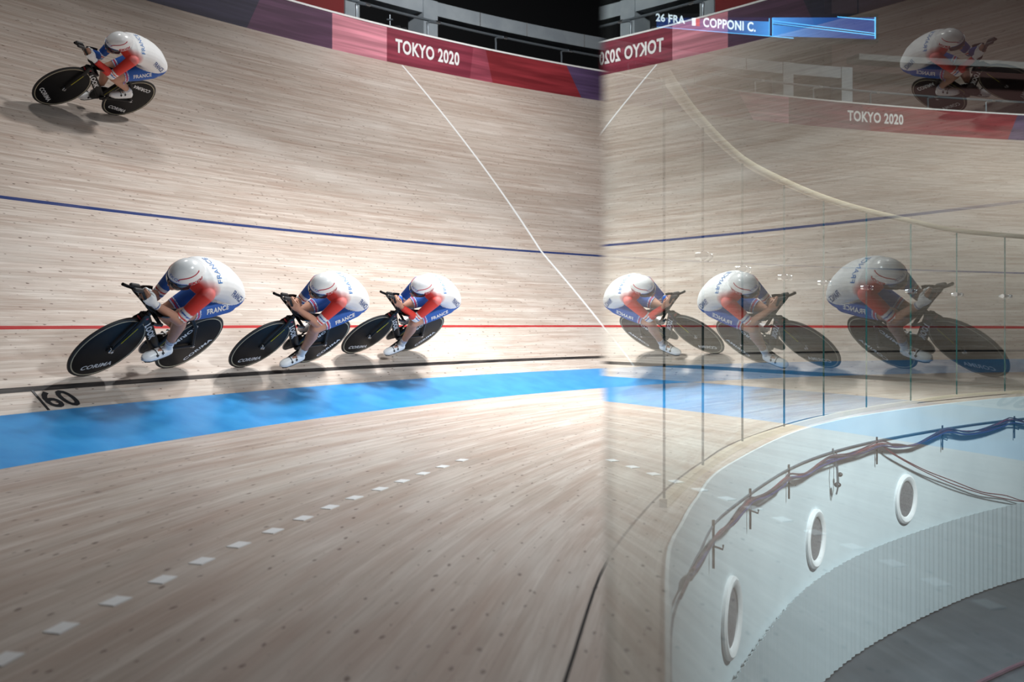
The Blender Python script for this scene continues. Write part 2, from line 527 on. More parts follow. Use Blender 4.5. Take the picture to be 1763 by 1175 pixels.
# ------------------------------------------------------------------ lettering
_txt = {}
def text_mesh(s, bold=0.0):
    """outline letters as a flat mesh, unit height, centred"""
    k = (s, bold)
    if k in _txt: return _txt[k]
    cu = bpy.data.curves.new('t', 'FONT'); cu.body = s; cu.size = 1.0; cu.offset = bold
    cu.space_character = 1.0 + bold * 2.2
    cu.resolution_u = 3; cu.fill_mode = 'FRONT'
    o = bpy.data.objects.new('t', cu); C.objects.link(o)
    bpy.context.view_layer.update()
    dg = bpy.context.evaluated_depsgraph_get()
    me = bpy.data.meshes.new_from_object(o.evaluated_get(dg))
    import bmesh
    bm = bmesh.new(); bm.from_mesh(me)
    bmesh.ops.triangulate(bm, faces=bm.faces)
    for _ in range(2):
        long_ = [e for e in bm.edges if e.calc_length() > 0.22]
        if long_: bmesh.ops.subdivide_edges(bm, edges=long_, cuts=1)
        bmesh.ops.triangulate(bm, faces=bm.faces)
    V = [v.co.copy() for v in bm.verts]; bm.verts.index_update(); F = [tuple(v.index for v in f.verts) for f in bm.faces]
    bm.free()
    bpy.data.objects.remove(o); bpy.data.curves.remove(cu); bpy.data.meshes.remove(me)
    x0 = min(v.x for v in V); x1 = max(v.x for v in V); y0 = min(v.y for v in V); y1 = max(v.y for v in V)
    V = [((v.x - (x0 + x1) / 2) / (x1 - x0), (v.y - (y0 + y1) / 2) / (y1 - y0)) for v in V]
    _txt[k] = (V, F)
    return _txt[k]

def text_on(mb, s, w, h, fn, bold=0.0, mi=0, italic=0.0):
    """fn(u, v) -> point; u in [-w/2, w/2], v in [-h/2, h/2]"""
    V, F = text_mesh(s, bold)
    out = []; bad = set()
    for i, (a, b) in enumerate(V):
        p = fn((a + italic * b * h / w) * w, b * h)
        if p is None: bad.add(i); p = Vector((0, 0, 0))
        out.append(p)
    mb.add(out, [f for f in F if not any(i in bad for i in f)], mi)

# number 60 and its tick on the banking, under the black line
def on_track(px, py, lift=.003):
    h = cast(B_TRACK, px, py)
    return None if h[0] is None else h[0] + h[1] * (lift if h[1].z > 0 else -lift)
tm = MB()
a60 = az_for(101, 0.11)
def f60(u, v):
    s = .105 + v
    a = a60 + (u + .02 * v) / 17.0
    p, t, c, n = surf_frame(a, s)
    return p + n * .003
text_on(tm, '60', .238, .172, f60, 0.02)
aT = az_for(56, .2); p1, t1, c1, n1 = surf_frame(aT, .2); 
ps = []; ns = []
for k in range(6):
    p, t, c, n = surf_frame(aT - .0032 * (1 - k / 5.0), .005 + .2 * k / 5); ps.append(p); ns.append(n)
st = sweep_strip(ps, ns, .010, .002)
tm.add(st.v, st.f)
tm.build('painted_number', M_BLACKPAINT, track, False, fix=False)

# ------------------------------------------------------------------ banner board on the top edge
BH = 0.645
banner_cols = {'navy': (0.022, 0.018, 0.045), 'purple': (0.085, 0.032, 0.075), 'pink': (0.56, 0.21, 0.27), 'crimson': (0.20, 0.022, 0.045),
               'rose': (0.27, 0.045, 0.075), 'red': (0.21, 0.014, 0.022), 'violet': (0.075, 0.042, 0.11), 'maroon': (0.16, 0.022, 0.04)}
def banner_mat(k):
    m = mat('banner_' + k, banner_cols[k], 0.55)
    c = banner_cols[k]
    g = NT(m); uv = g.node('ShaderNodeUVMap'); uv.uv_map = 'UVMap'
    sep = g.node('ShaderNodeSeparateXYZ'); g.link(uv.outputs[0], sep.inputs[0])
    f = g.noise(g.comb(g.math('MULTIPLY', sep.outputs[0], .5), g.math('MULTIPLY', sep.outputs[1], 9.0)), 1.0, 2)
    lt = tuple(min(1, x * 1.5 + .01) for x in c); dk = tuple(x * .8 for x in c)
    g.link(g.mix(g.maprange(f, .4, .7), (*dk, 1), (*lt, 1)), g.b.inputs['Base Color'])
    return m
bm_keys = list(banner_cols); bm_mats = [banner_mat(k) for k in bm_keys]
# boundaries: (pixel column at the foot, at the head, colour that follows)
def azp(px): return az_for(px, S_TOP)
segs = [(AZ0 + .02, AZ0 + .02, 'crimson'), (azp(-500), azp(-540), 'red'), (azp(-150), azp(-200), 'navy'), (azp(425), azp(452), 'purple'), (azp(572), azp(572), 'pink'), (azp(666), azp(666), 'crimson'),
        (azp(809), azp(815), 'rose'), (azp(848), azp(836), 'red'), (azp(1001), azp(975), 'violet'), (azp(1200), azp(1180), 'maroon'), (azp(1297), azp(1271), 'pink'), (azp(1358), azp(1358), 'maroon'),
        (azp(1500), azp(1483), 'red'), (azp(1735), azp(1752), 'violet'), (.18, .19, 'pink'), (.24, .24, 'crimson'), (.44, .44, None)]
def bpt(az, f, out=0.0):
    p = surf(az, S_TOP); q = surf(az, S_TOP - .5); d = Vector((p.x - q.x, p.y - q.y, 0)).normalized()
    return p + d * out + Vector((0, 0, BH * f))
bcols = []; bu = []; bmi = []
acc = 0
for k in range(len(segs) - 1):
    a0, t0, key = segs[k]; a1, t1_, _ = segs[k + 1]
    n = max(2, int((a1 - a0) * 45))
    for i in range(n + (1 if k == len(segs) - 2 else 0)):
        f = i / n
        lo_, hi_ = a0 + (a1 - a0) * f, t0 + (t1_ - t0) * f
        bcols.append([bpt(lo_, 0), bpt((lo_ + hi_) / 2, .5), bpt(hi_, 1)]); bu.append(lo_ * 20); bmi.append(bm_keys.index(key))
ban = empty('advertising_board', 'long dark red and purple board with white lettering along the top of the banking', 'board')
bo = grid_mesh('board_face', bcols, bu, [0, .32, .645], bm_mats, lambda i, j_: bmi[i], kind=None); bo.parent = ban
backing = MB(); capm = MB()
ra, rc = [], []
for a in azs[1:-1]:
    ra.append([bpt(a, -.05, .006), bpt(a, .99, .006), bpt(a, .99, .06), bpt(a, -.05, .06)])
    rc.append([bpt(a, .995, -.012), bpt(a, 1.045, -.012), bpt(a, 1.045, .06), bpt(a, .995, .06)])
backing.loft(ra); backing.build('backing', M_DARK, ban, False)
capm.loft(rc); capm.build('top_cap', M_WHITEPAINT, ban, False)
lt = MB()
for pxc, w, h, mirror in ((735.5, 1.0, .34, 0), (1507, 1.0, .34, 0)):
    pa = azp(pxc - (55 if pxc < 1000 else 48)); pb = azp(pxc + (55 if pxc < 1000 else 48))
    am = (pa + pb) / 2; da = pb - pa
    def ft(u, v, am=am, da=da): return bpt(am + u * da, .52 + v / BH, -.006)
    lt = MB(); text_on(lt, 'TOKYO 2020', 1.0, .265, ft, 0.03)
    lt.build('lettering', M_WHITEPAINT, ban, False, fix=False)
# grey hand rail on brackets above the board
hr = empty('hand_rail', 'grey tubular hand rail on bent brackets above the lettered board', 'rail')
mr = MB(); mr.tube([bpt(a, 1.56, .12) for a in azs[1:-1]], .027, 8); mr.build('rail_tube', M_RAIL, hr)
cl_ = MB()
for px in (380, 500, 618, 740, 857, 970, 1085, 1199, 1303, 1403, 1501, 1600, 1700):
    a = azp(px)
    b_ = MB(); b_.tube([bpt(a, 1.0, .05), bpt(a, 1.3, .05), bpt(a, 1.44, .06), bpt(a + .004, 1.5, .09), bpt(a + .014, 1.54, .12)], .02, 8)
    b_.build('bracket', M_RAIL, hr)
    p0 = bpt(a + .012, 1.56, .12); p1 = bpt(a + .017, 1.56, .12)
    b2 = MB(); b2.tube([p0, p1], .034, 10); b2.build('collar', M_STEEL, hr)

# ------------------------------------------------------------------ stand structure behind the track
def wp(px, py, Y): return Vector(((px - CX) / FPX * Y, Y, (HZ - py) * Y / FPX + H0))
def stand_pt(px, off, z=0.0):
    p = bpt(azp(px), 0, off); p.z = z; return p
def zat(px, py, off):
    p = stand_pt(px, off); return (HZ - py) * p.y / FPX + H0
OFF = 1.3
def wall_strip(name, pxs, top, bot, off, th, m_, parent, ext_=None):
    mb = MB(); rings = []
    for px in pxs:
        a = stand_pt(px, off); b = stand_pt(px, off + th)
        zt = np.interp(px, [q[0] for q in top], [zat(q[0], q[1], off) for q in top]) if isinstance(top, list) else top
        zb = np.interp(px, [q[0] for q in bot], [zat(q[0], q[1], off) for q in bot]) if isinstance(bot, list) else bot
        rings.append([Vector((a.x, a.y, zt)), Vector((b.x, b.y, zt)), Vector((b.x, b.y, zb)), Vector((a.x, a.y, zb))])
    mb.loft(rings)
    return mb.build(name, m_, parent, False)
fr = empty('stand_frame', 'grey clad frame of columns and beams behind the board rail', 'frame')
ZB = 5.0
zt_bm = zat(930, 27, OFF); zb_bm = zat(930, 50, OFF)
import itertools
def rng(a, b, n=24): return [a + (b - a) * i / n for i in range(n + 1)]
wall_strip('beam', rng(709, 1527, 40), zt_bm, zb_bm, OFF, .4, M_CONC, fr)
for x0, x1 in ((686, 709), (814, 837), (1411, 1428), (1509, 1527)):
    wall_strip('column', rng(x0, x1, 2), zt_bm + (.0 if x0 > 700 else 1.5), ZB, OFF - .03, .42, M_CONC, fr)
for px in (908, 985, 1080, 1180, 1350):
    js = MB(); a = stand_pt(px, OFF - .012); js.box(Vector((a.x, a.y, (zt_bm + zb_bm) / 2)), (.014, .014, zt_bm - zb_bm))
    js.build('panel_joint', M_BLACKPAINT, fr, False)
rw = wall_strip('wall_stand_left', rng(300, 686, 16), 14.0, ZB, OFF, .3, M_REDWALL, None); rw['kind'] = 'structure'
bw = wall_strip('wall_stand_back', rng(280, 2100, 60), 16.0, ZB - 2, OFF + 4.5, .3, M_DARK, None); bw['kind'] = 'structure'
rr = wall_strip('wall_stand_right', rng(1531, 2000, 24), 14.5, ZB + 2.75, OFF + .9, .3, mat('brown_red_wall', (0.055, 0.018, 0.017), .7), None); rr['kind'] = 'structure'
lb = wall_strip('ledge', rng(1531, 2000, 24), [(1531, 92), (1763, 104), (2000, 115)], [(1531, 102), (1763, 115), (2000, 126)], OFF - .2, .5, M_CONC, None)
lb.data.materials[0] = mat('ledge_paint', (.17, .18, .19), .6); tag(lb, 'pale grey ledge running level right of the last column above the rail', 'ledge')
dk_ = MB(); dk_.box((4, 22, ZB - .12), (60, 26, .1))
# walkway deck behind the board
deck = MB(); rings = []
for a in azs[1:-1]:
    rings.append([bpt(a, 0, .07) + Vector((0, 0, -.3)), bpt(a, 0, 6.5) + Vector((0, 0, -.3)), bpt(a, 0, 6.5) + Vector((0, 0, -.2)), bpt(a, 0, .07) + Vector((0, 0, -.2))])
deck.loft(rings); do = deck.build('floor_walkway', M_DARK, None, False); do['kind'] = 'structure'
# hall wall and roof far behind
hw = MB(); hw.box((6, 46, 8), (110, .4, 40)); ho = hw.build('wall_hall_back', M_DARK, None, False); ho['kind'] = 'structure'
hc = MB(); hc.box((6, 22, 24), (110, 60, .4)); ho = hc.build('ceiling', M_DARK, None, False); ho['kind'] = 'structure'

def emit(name, col, strength):
    m = bpy.data.materials.new(name); m.use_nodes = True
    g = NT(m); b = g.b
    b.inputs['Base Color'].default_value = (0.01, 0.01, 0.01, 1)
    b.inputs['Emission Color'].default_value = (*col, 1); b.inputs['Emission Strength'].default_value = strength
    return m
# broadcast gear on a shelf seen in the opening
gear = empty('broadcast_camera', 'small camera gear on a shelf in the dark opening between the grey columns', 'camera', loc=(0, 0, 0))
pA = stand_pt(752, OFF - .2); zg = zat(752, 60, OFF - .2)
g_ = MB(); g_.box((pA.x, pA.y, zg + .06), (.34, .3, .16)); g_.box((pA.x + .22, pA.y - .05, zg + .05), (.14, .14, .12)); g_.build('camera_body', M_DARKMETAL, gear, False)
g_ = MB(); g_.tube([(pA.x - .05, pA.y, zg + .12), (pA.x - .05, pA.y, zg + .4)], .012); g_.box((pA.x - .05, pA.y, zg + .3), (.12, .05, .03)); g_.build('mount', M_RAIL, gear, False)
g_ = MB(); g_.box((pA.x + .12, pA.y, zg - .05), (.9, .3, .05)); g_.tube([(pA.x - .2, pA.y, zg - .05), (pA.x - .2, pA.y, ZB)], .02); g_.tube([(pA.x + .4, pA.y, zg - .05), (pA.x + .4, pA.y, ZB)], .02); g_.build('shelf', mat('shelf_wood', (.3, .2, .13), .5), gear, False)
pL = stand_pt(718, OFF - .15)
sgn = MB(); zs = zat(718, 47, OFF - .15); sgn.box((pL.x, pL.y, zs), (.27, .03, .07)); sgn.tube([(pL.x, pL.y + .03, zs - .02), (pL.x, pL.y + .03, ZB)], .012)
so = sgn.build('small_sign', M_WHITEPAINT, None, False); tag(so, 'small white sign plate on a post beside the first grey column', 'sign')

# scoreboard screen
def led_bar():
    Y = 21.0
    r = empty('scoreboard', 'wide blue lit scoreboard with a white surname and a small tricolour', 'scoreboard')
    def P(px, py, dy=0): 
        p = wp(px, py, Y); p.y += dy
        k = (px - 1130) / 377.0
        return p
    fm = MB(); a = P(1118, 70.5, .05); b = P(1514, 22, .05)
    fm.box(((a.x + b.x) / 2, Y + .15, (a.z + b.z) / 2), (b.x - a.x, .2, b.z - a.z)); fm.build('housing', M_DARK, r, False)
    for xx in (a.x + .4, b.x - .4):
        hg = MB(); hg.tube([(xx, Y + .15, b.z - .1), (xx, Y + .15, 23.8)], .015, 6); hg.build('hanger', M_DARK, r)
    blue = emit('led_blue', (0.010, 0.07, 0.30), 1.5); lite = emit('led_light_blue', (0.10, 0.48, 0.95), 1.7)
    white = emit('led_white', (0.75, 0.88, 1.0), 1.8); navy = emit('led_navy', (0.004, 0.012, 0.06), 1.0); redl = emit('led_red', (0.75, 0.06, 0.05), 1.0)
    # shaded rows: each row's light fades along its length
    g = NT(blue); tc = g.node('ShaderNodeTexCoord'); sp = g.node('ShaderNodeSeparateXYZ'); g.link(tc.outputs['Object'], sp.inputs[0])
    xa = P(1328, 40).x; xb = P(1150, 40).x
    f = g.maprange(g.math('PINGPONG', g.math('SUBTRACT', sp.outputs[0], xb), xa - xb + .01), .0, xa - xb, 0.0, 1.0)
    f = g.math('POWER', f, 3.0)
    g.link(g.mix(f, (0.006, 0.03, 0.17, 1), (0.06, 0.33, 0.85, 1)), g.b.inputs['Emission Color'])
    def quad(mb, pts, dy, mi=0): mb.add([P(x, y, dy) for x, y in pts], [(0, 1, 2, 3)], mi)
    s1 = MB()
    quad(s1, [(1130, 30), (1507, 30), (1507, 69), (1130, 49)], 0, 0)
    s1.build('screen', navy, r, False, fix=False)
    s2 = MB()
    quad(s2, [(1130, 31), (1323, 38), (1323, 63), (1130, 47)], -.03)
    quad(s2, [(1329, 43), (1505, 61), (1505, 68), (1329, 63)], -.03)
    quad(s2, [(1329, 31), (1505, 31), (1505, 58), (1329, 40)], -.03)
    s2.build('screen_rows', blue, r, False, fix=False)
    s3 = MB()
    quad(s3, [(1130, 47), (1365, 66.5), (1365, 68), (1130, 48.2)], -.06)
    for a_, b_ in (((1328, 37), (1505, 59)), ((1328, 41.5), (1505, 62.5)), ((1440, 30.5), (1505, 36))):
        quad(s3, [(a_[0], a_[1] - .7), (b_[0], b_[1] - .7), (b_[0], b_[1] + .7), (a_[0], a_[1] + .7)], -.06)
    quad(s3, [(1504, 31), (1506, 31), (1506, 68), (1504, 68)], -.06); quad(s3, [(1322.5, 33), (1324, 33), (1324, 63), (1322.5, 63)], -.06); quad(s3, [(1328, 33), (1329.5, 33), (1329.5, 63), (1328, 63)], -.06)
    s3.build('row_lines', lite, r, False, fix=False)
    s4 = MB()
    def row(xc, yc):
        def f(u, v): return P(xc + u, yc + .095 * u - v, -.1)
        return f
    text_on(s4, '26 FRA', 50, 14, row(1153, 34.5), 0.03)
    text_on(s4, 'COPPONI C.', 90, 16.5, row(1254, 45), 0.03)
    quad(s4, [(1190, 33), (1196.5, 33), (1196.5, 46.5), (1190, 46)], -.08)
    s4.build('lettering', white, r, False, fix=False)
    s5 = MB(); quad(s5, [(1196.5, 33.3), (1203.5, 33.6), (1203.5, 47.3), (1196.5, 46.8)], -.08); s5.build('red_bar', redl, r, False, fix=False)
    return r
led_bar()
# strip light under the roof edge on the left
sl = MB(); a = wp(998, 27, 34); b = wp(1052, 38, 34)
sl.add([a, wp(1048, 28, 34), b, wp(1030, 37.5, 34)] + [p + Vector((0, .2, 0)) for p in (a, wp(1048, 28, 34), b, wp(1030, 37.5, 34))], [(0, 1, 2, 3), (4, 7, 6, 5), (0, 4, 5, 1), (1, 5, 6, 2), (2, 6, 7, 3), (3, 7, 4, 0)])
so = sl.build('ceiling_light', emit('strip_light', (0.45, 0.75, 1.0), 2.0), None, False); tag(so, 'pale blue lit wedge shaped strip light in the dark beyond the frame', 'light')

# ------------------------------------------------------------------ infield pit
WALLB = -2.95
def wofs(i, inw): # offset the wall line towards the infield
    p = W_rs[i]; q0 = W_rs[max(i - 1, 0)]; q1 = W_rs[min(i + 1, NB - 1)]
    t = Vector((q1.x - q0.x, q1.y - q0.y, 0)).normalized()
    return Vector((p.x + t.y * inw, p.y - t.x * inw, p.z))
wl = MB()
rings = []
for i in range(NB):
    o1 = wofs(i, 0); o0 = wofs(i, -.07)
    rings.append([Vector((o0.x, o0.y, H0 + ZA - .06)), Vector((o1.x, o1.y, H0 + ZA - .06)), Vector((o1.x, o1.y, 0)), Vector((o0.x, o0.y, 0))])
wl.loft(rings)
wo = wl.build('wall_infield', M_WALLWHITE, None, False); wo['kind'] = 'structure'
# fascia board standing 1 cm proud, with a ledge line under it
fa = MB(); rings = []
for i in range(NB):
    a = wofs(i, 0.0); b = wofs(i, .014)
    rings.append([Vector((a.x, a.y, H0 + ZA + .003)), Vector((b.x, b.y, H0 + ZA + .003)), Vector((b.x, b.y, H0 - 1.05)), Vector((a.x, a.y, H0 - 1.05))])
fa.loft(rings); fo = fa.build('trim_fascia', M_WALLWHITE, None, False); fo['kind'] = 'structure'
le = MB(); rings = []
for i in range(NB):
    a = wofs(i, 0.0); b = wofs(i, .022)
    rings.append([Vector((a.x, a.y, H0 - 1.05)), Vector((b.x, b.y, H0 - 1.05)), Vector((b.x, b.y, H0 - 1.062)), Vector((a.x, a.y, H0 - 1.062))])
le.loft(rings); lo_ = le.build('trim_ledge', mat('ledge_grey', (0.10, 0.13, 0.16), .5), None, False); lo_['kind'] = 'structure'
fl = MB(); fl.box((8, 8, -.05), (60, 34, .1)); fo = fl.build('floor', M_FLOOR, None, False); fo['kind'] = 'structure'

def wall_hit(px, z, inw=0.0):
    """point of the wall line seen in pixel column px"""
    t = (px - CX) / FPX
    best = None
    for i in range(NB - 1):
        a = wofs(i, inw); b = wofs(i + 1, inw)
        if a.y < 1.3: continue
        fa_ = a.x - t * a.y; fb_ = b.x - t * b.y
        if fa_ <= 0 <= fb_ or fb_ <= 0 <= fa_:
            f = fa_ / (fa_ - fb_) if fa_ != fb_ else 0
            p = a.lerp(b, f); tt = (b - a).normalized()
            best = (Vector((p.x, p.y, z + H0)), Vector((tt.x, tt.y, 0)), Vector((tt.y, -tt.x, 0)))
    return best
# portholes
phs = []
for px, z, lab in ((1256, -1.715, 'oval looking round porthole nearest the camera, lowest in the photo, in the white wall'), (1402, -1.735, 'round mesh porthole in the middle of three along the white wall'), (1558, -1.70, 'round mesh porthole furthest right and highest of three in the white wall')):
    h = wall_hit(px, z)
    p, t, n = h
    r = empty('porthole', lab, 'porthole', 'round portholes along the white infield wall')
    up = Vector((0, 0, 1))
    def ring(rad, o_, k=36): return [p + n * o_ + t * math.cos(2 * math.pi * q / k) * rad + up * math.sin(2 * math.pi * q / k) * rad for q in range(k)]
    m1 = MB(); m1.loft([ring(.245, .0), ring(.245, .022), ring(.225, .034), ring(.195, .030), ring(.178, .016), ring(.176, .0)], True); m1.f = m1.f[:-2]; m1.m = m1.m[:-2]
    m1.build('rim', M_WHITEPAINT, r)
    m2 = MB(); m2.loft([ring(.18, .002), ring(.18, .008)]); m2.build('mesh_disc', M_PORT, r, False)
# pleated skirt hanging low on the wall
sk = MB(); rings = []
cnt = 0
WF, _ = resample([wofs(i, 0) for i in range(NB) if W_rs[i].y > 3.2], 700, False)
for i, p in enumerate(WF[:-1]):
    t = (WF[i + 1] - p).normalized(); n = Vector((t.y, -t.x, 0))
    o_ = .045 + .008 * math.sin(i * 1.45) + .004 * math.sin(i * .61)
    q = p + n * o_
    rings.append([Vector((q.x, q.y, H0 - 2.05)), Vector((q.x, q.y, .01)), Vector((q.x + n.x * .004, q.y + n.y * .004, .01)), Vector((q.x + n.x * .004, q.y + n.y * .004, H0 - 2.05))])
sk.loft(rings); so = sk.build('pleated_curtain', M_SKIRT, None, True, fix=False); tag(so, 'pale grey pleated cloth skirt hanging along the foot of the white wall', 'curtain')

# cables on hooks under the ledge
def cable(pxy, m_, r=.008, inw=.05, jit=0.0, seed=0):
    rn = random.Random(seed); path = []
    for x, y in pxy:
        h = wall_hit(x, 0, inw)
        if h is None: continue
        p = h[0]; z = (HZ - y) * p.y / FPX + H0
        path.append(Vector((p.x + rn.uniform(-jit, jit) * .3, p.y, z + rn.uniform(-jit, jit))))
    pp, _ = resample(path, 90)
    mb = MB(); mb.tube(pp, r, 6)
    return mb
main = [(1152, 1170), (1154, 1120), (1160, 1075), (1172, 1030), (1190, 990), (1205, 968), (1225, 938), (1240, 918), (1262, 898), (1288, 866), (1300, 858), (1322, 853), (1352, 830), (1360, 821), (1385, 818), (1410, 800), (1432, 790), (1460, 786), (1490, 775), (1516, 765), (1545, 769), (1575, 766), (1605, 754), (1632, 742), (1665, 746), (1700, 740), (1730, 728), (1745, 725), (1780, 732), (1815, 726), (1850, 712)]
bun = empty('cable_bundle', 'bundle of thin dark cables drooping between hooks along the white wall', 'cable')
for k, (m_, jj) in enumerate(((M_CABLE, .012), (M_REDCABLE, .016), (M_CABLE, .018), (M_BLUECABLE, .014), (M_CABLE, .02), (M_BLUECABLE, .01))):
    sag = [(x, y + (k - 2.5) * 1.4 * (abs(math.sin(i * .9)) + .25)) for i, (x, y) in enumerate(main)]
    cable(sag, m_, .0075, .045 + .008 * (k % 3), jj, k).build('cable', m_, bun)
for x, y in ((1225, 916), (1289, 853), (1356, 812), (1508, 756), (1621, 731), (1745, 714)):
    h = wall_hit(x, -1.06, .012); p, t, n = h
    mb = MB()
    mb.box(p + n * .01 + Vector((0, 0, -.09)), (.012, .012, .26)); mb.tube([p + n * .01 + Vector((0, 0, -.10)), p + n * .06 + Vector((0, 0, -.115)), p + n * .062 + Vector((0, 0, -.09))], .006, 6)
    mb.build('hook', M_DARKMETAL, bun, False)
for k in range(2):
    c = cable([(1516, 766), (1540, 783 + k), (1590, 809 + k * 3), (1640, 829 + k * 5), (1690, 847 + k * 3), (1730, 854 + k * 5), (1763, 863 + k), (1800, 866)], M_REDCABLE, .006, .05, .004, 20 + k)
    o = c.build('hanging_cable', M_REDCABLE, None); tag(o, ('upper' if k == 0 else 'lower') + ' of two thin dark red cables sagging away to the right below the bundle', 'cable', 'thin dark red cables sagging off the bundle')
# small wall lamp near the middle of the bundle
h = wall_hit(1430, -1.25, .0); p, t, n = h
lm = empty('wall_bracket', 'small grey bracket with straps hanging at the bundle above the middle porthole', 'bracket')
mb = MB(); mb.tube([p + n * .02 + Vector((0, 0, .22)), p + n * .07 + Vector((0, 0, .05)) - t * .05, p + n * .07 + Vector((0, 0, -.12)) - t * .03, p + n * .05 + Vector((0, 0, -.17)), p + n * .05 + Vector((0, 0, -.10)) + t * .06, p + n * .02 + Vector((0, 0, .2)) + t * .09], .007, 6); mb.build('strap', M_RAIL, lm)
mb = MB(); mb.ellipsoid(p + n * .06 + Vector((0, 0, -.09)), (.03, .03, .022)); mb.build('knob', M_DARKMETAL, lm); mb = MB(); mb.ellipsoid(p + n * .06 + Vector((0, 0, -.01)) + t * .07, (.022, .022, .02)); mb.build('knob', M_DARKMETAL, lm)
# dark cable on the infield floor
mb = MB(); pth, _ = resample([Vector((.0 + x, y, .015)) for x, y in ((3.0, 7.6), (3.8, 8.2), (4.5, 8.75), (5.2, 9.2), (6.2, 9.5), (8, 9.6))], 40)
mb.tube(pth, .022, 8); o = mb.build('floor_cable', M_CABLE, None); tag(o, 'thick dark cable curving over the dark infield floor at lower right', 'cable')

# ------------------------------------------------------------------ inner glass fence
FT = 1.17; FB = -0.80
rail_px = [(1142, 123), (1200, 201), (1278, 275), (1352, 314), (1421, 342), (1491, 363), (1569, 381), (1647, 397), (1763, 408)]
def rp(px, py):
    Y = FT * FPX / (HZ - py); return Vector(((px - CX) / FPX * Y, Y, FT + H0))
rail_pts = [rp(x, y) for x, y in rail_px]
rail_pts += [rail_pts[-1] + Vector((1.5, .85, 0)), rail_pts[-1] + Vector((3.2, 1.5, 0))]
RR, RL = resample(rail_pts, 120)
fence = empty('glass_fence', 'curved frameless glass fence with pale top rail between track and infield', 'fence')
m_ = MB(); m_.tube(RR, .029, 12); m_.build('top_rail', mat('pale_top_rail', (0.33, 0.27, 0.19), .42), fence)
def rail_at(px):
    t = (px - CX) / FPX
    for i in range(len(RR) - 1):
        fa_ = RR[i].x - t * RR[i].y; fb_ = RR[i + 1].x - t * RR[i + 1].y
        if fa_ <= 0 <= fb_: return RR[i].lerp(RR[i + 1], fa_ / (fa_ - fb_))
    return RR[-1]
joints = [1143, 1210, 1278, 1350, 1418, 1491.6, 1568, 1647, 1730]
JP = [rail_at(x) for x in joints]
JP += [RR[105], RR[119]]
for i in range(len(JP) - 1):
    a = Vector((JP[i].x, JP[i].y, 0)); b = Vector((JP[i + 1].x, JP[i + 1].y, 0)); t = (b - a).normalized(); n = Vector((t.y, -t.x, 0))
    a2 = a + t * .006; b2 = b - t * .006; zt = H0 + FT - .02; zb = H0 + FB - .02
    mb = MB()
    P8 = [Vector((q.x, q.y, z)) + n * o_ for q in (a2, b2) for z in (zb, zt) for o_ in (-.006, .006)]
    mb.add(P8, [(0, 1, 3, 2), (4, 6, 7, 5)], 1)
    mb.add(P8, [(0, 2, 6, 4), (1, 5, 7, 3), (0, 4, 5, 1), (2, 3, 7, 6)], 0)
    mb.build('glass_panel', [M_PANEL, M_GLASSEDGE], fence, False)
for i, x in enumerate(joints[1:] ):
    p = JP[i + 1]; q = JP[min(i + 2, len(JP) - 1)]; t = Vector((q.x - JP[i].x, q.y - JP[i].y, 0)).normalized(); n = Vector((t.y, -t.x, 0))
    z = H0 + .412
    mb = MB(); c = Vector((p.x, p.y, z))
    mb.tube([c - t * .085 + n * .022, c - t * .03 + n * .022], .026, 12)
    mb.tube([c - t * .03 + n * .022, c + t * .06 + n * .022], .014, 10)
    mb.tube([c + t * .05 + n * .022, c + t * .09 + n * .022], .024, 12)
    for s_ in (-.06, .07):
        mb.tube([c + t * s_ - n * .03, c + t * s_ + n * .045], .02, 12)
    mb.build('clamp', M_STEEL, fence)
b_ = MB(); FBp, _ = resample([Vector((p.x, p.y, H0 + FB)) for p in RR], 90, False)
rings = []
for i, p in enumerate(FBp):
    t = (FBp[min(i + 1, 89)] - FBp[max(i - 1, 0)]).normalized(); n = Vector((t.y, -t.x, 0))
    rings.append([p - n * .018 - Vector((0, 0, .02)), p + n * .018 - Vector((0, 0, .02)), p + n * .018 + Vector((0, 0, .03)), p - n * .018 + Vector((0, 0, .03))])
b_.loft(rings); b_.build('base_rail', M_TRIMW, fence, False)

# ------------------------------------------------------------------ clear glass gate leaf standing open beside the camera
gate = empty('glass_gate', 'clear glass gate leaf close on the right that mirrors the riders', 'gate')
GDIR = math.atan((905 - CX) / FPX); GT = Vector((math.sin(GDIR), math.cos(GDIR), 0)); GN = Vector((GT.y, -GT.x, 0))
GD = 0.068
GE = (GD / math.tan(math.atan((1040 - CX) / FPX) - GDIR))      # far end distance along the leaf
gm = MB()
a = GN * GD - GT * .45; b = GN * GD + GT * GE
zt, zb = H0 + .95, H0 - .78
P8 = [Vector((q.x, q.y, z)) + GN * o_ for q in (a, b) for z in (zb, zt) for o_ in (0, .008)]
gm.add(P8, [(0, 1, 3, 2), (4, 6, 7, 5)], 1)
gm.add(P8, [(0, 2, 6, 4), (1, 5, 7, 3), (0, 4, 5, 1), (2, 3, 7, 6)], 0)
gm.build('glass_leaf', [M_GATE, mat('gate_edge', (0.55, 0.6, 0.58), .3)], gate, False)
for k in (.52, .80):
    q = GN * (GD + .004) + GT * (GE * k + .1)
    sh = MB(); sh.box(Vector((q.x, q.y, H0 - .775)), (.045, .09, .07)); sh.build('clamp_foot', M_STEEL, gate, False)

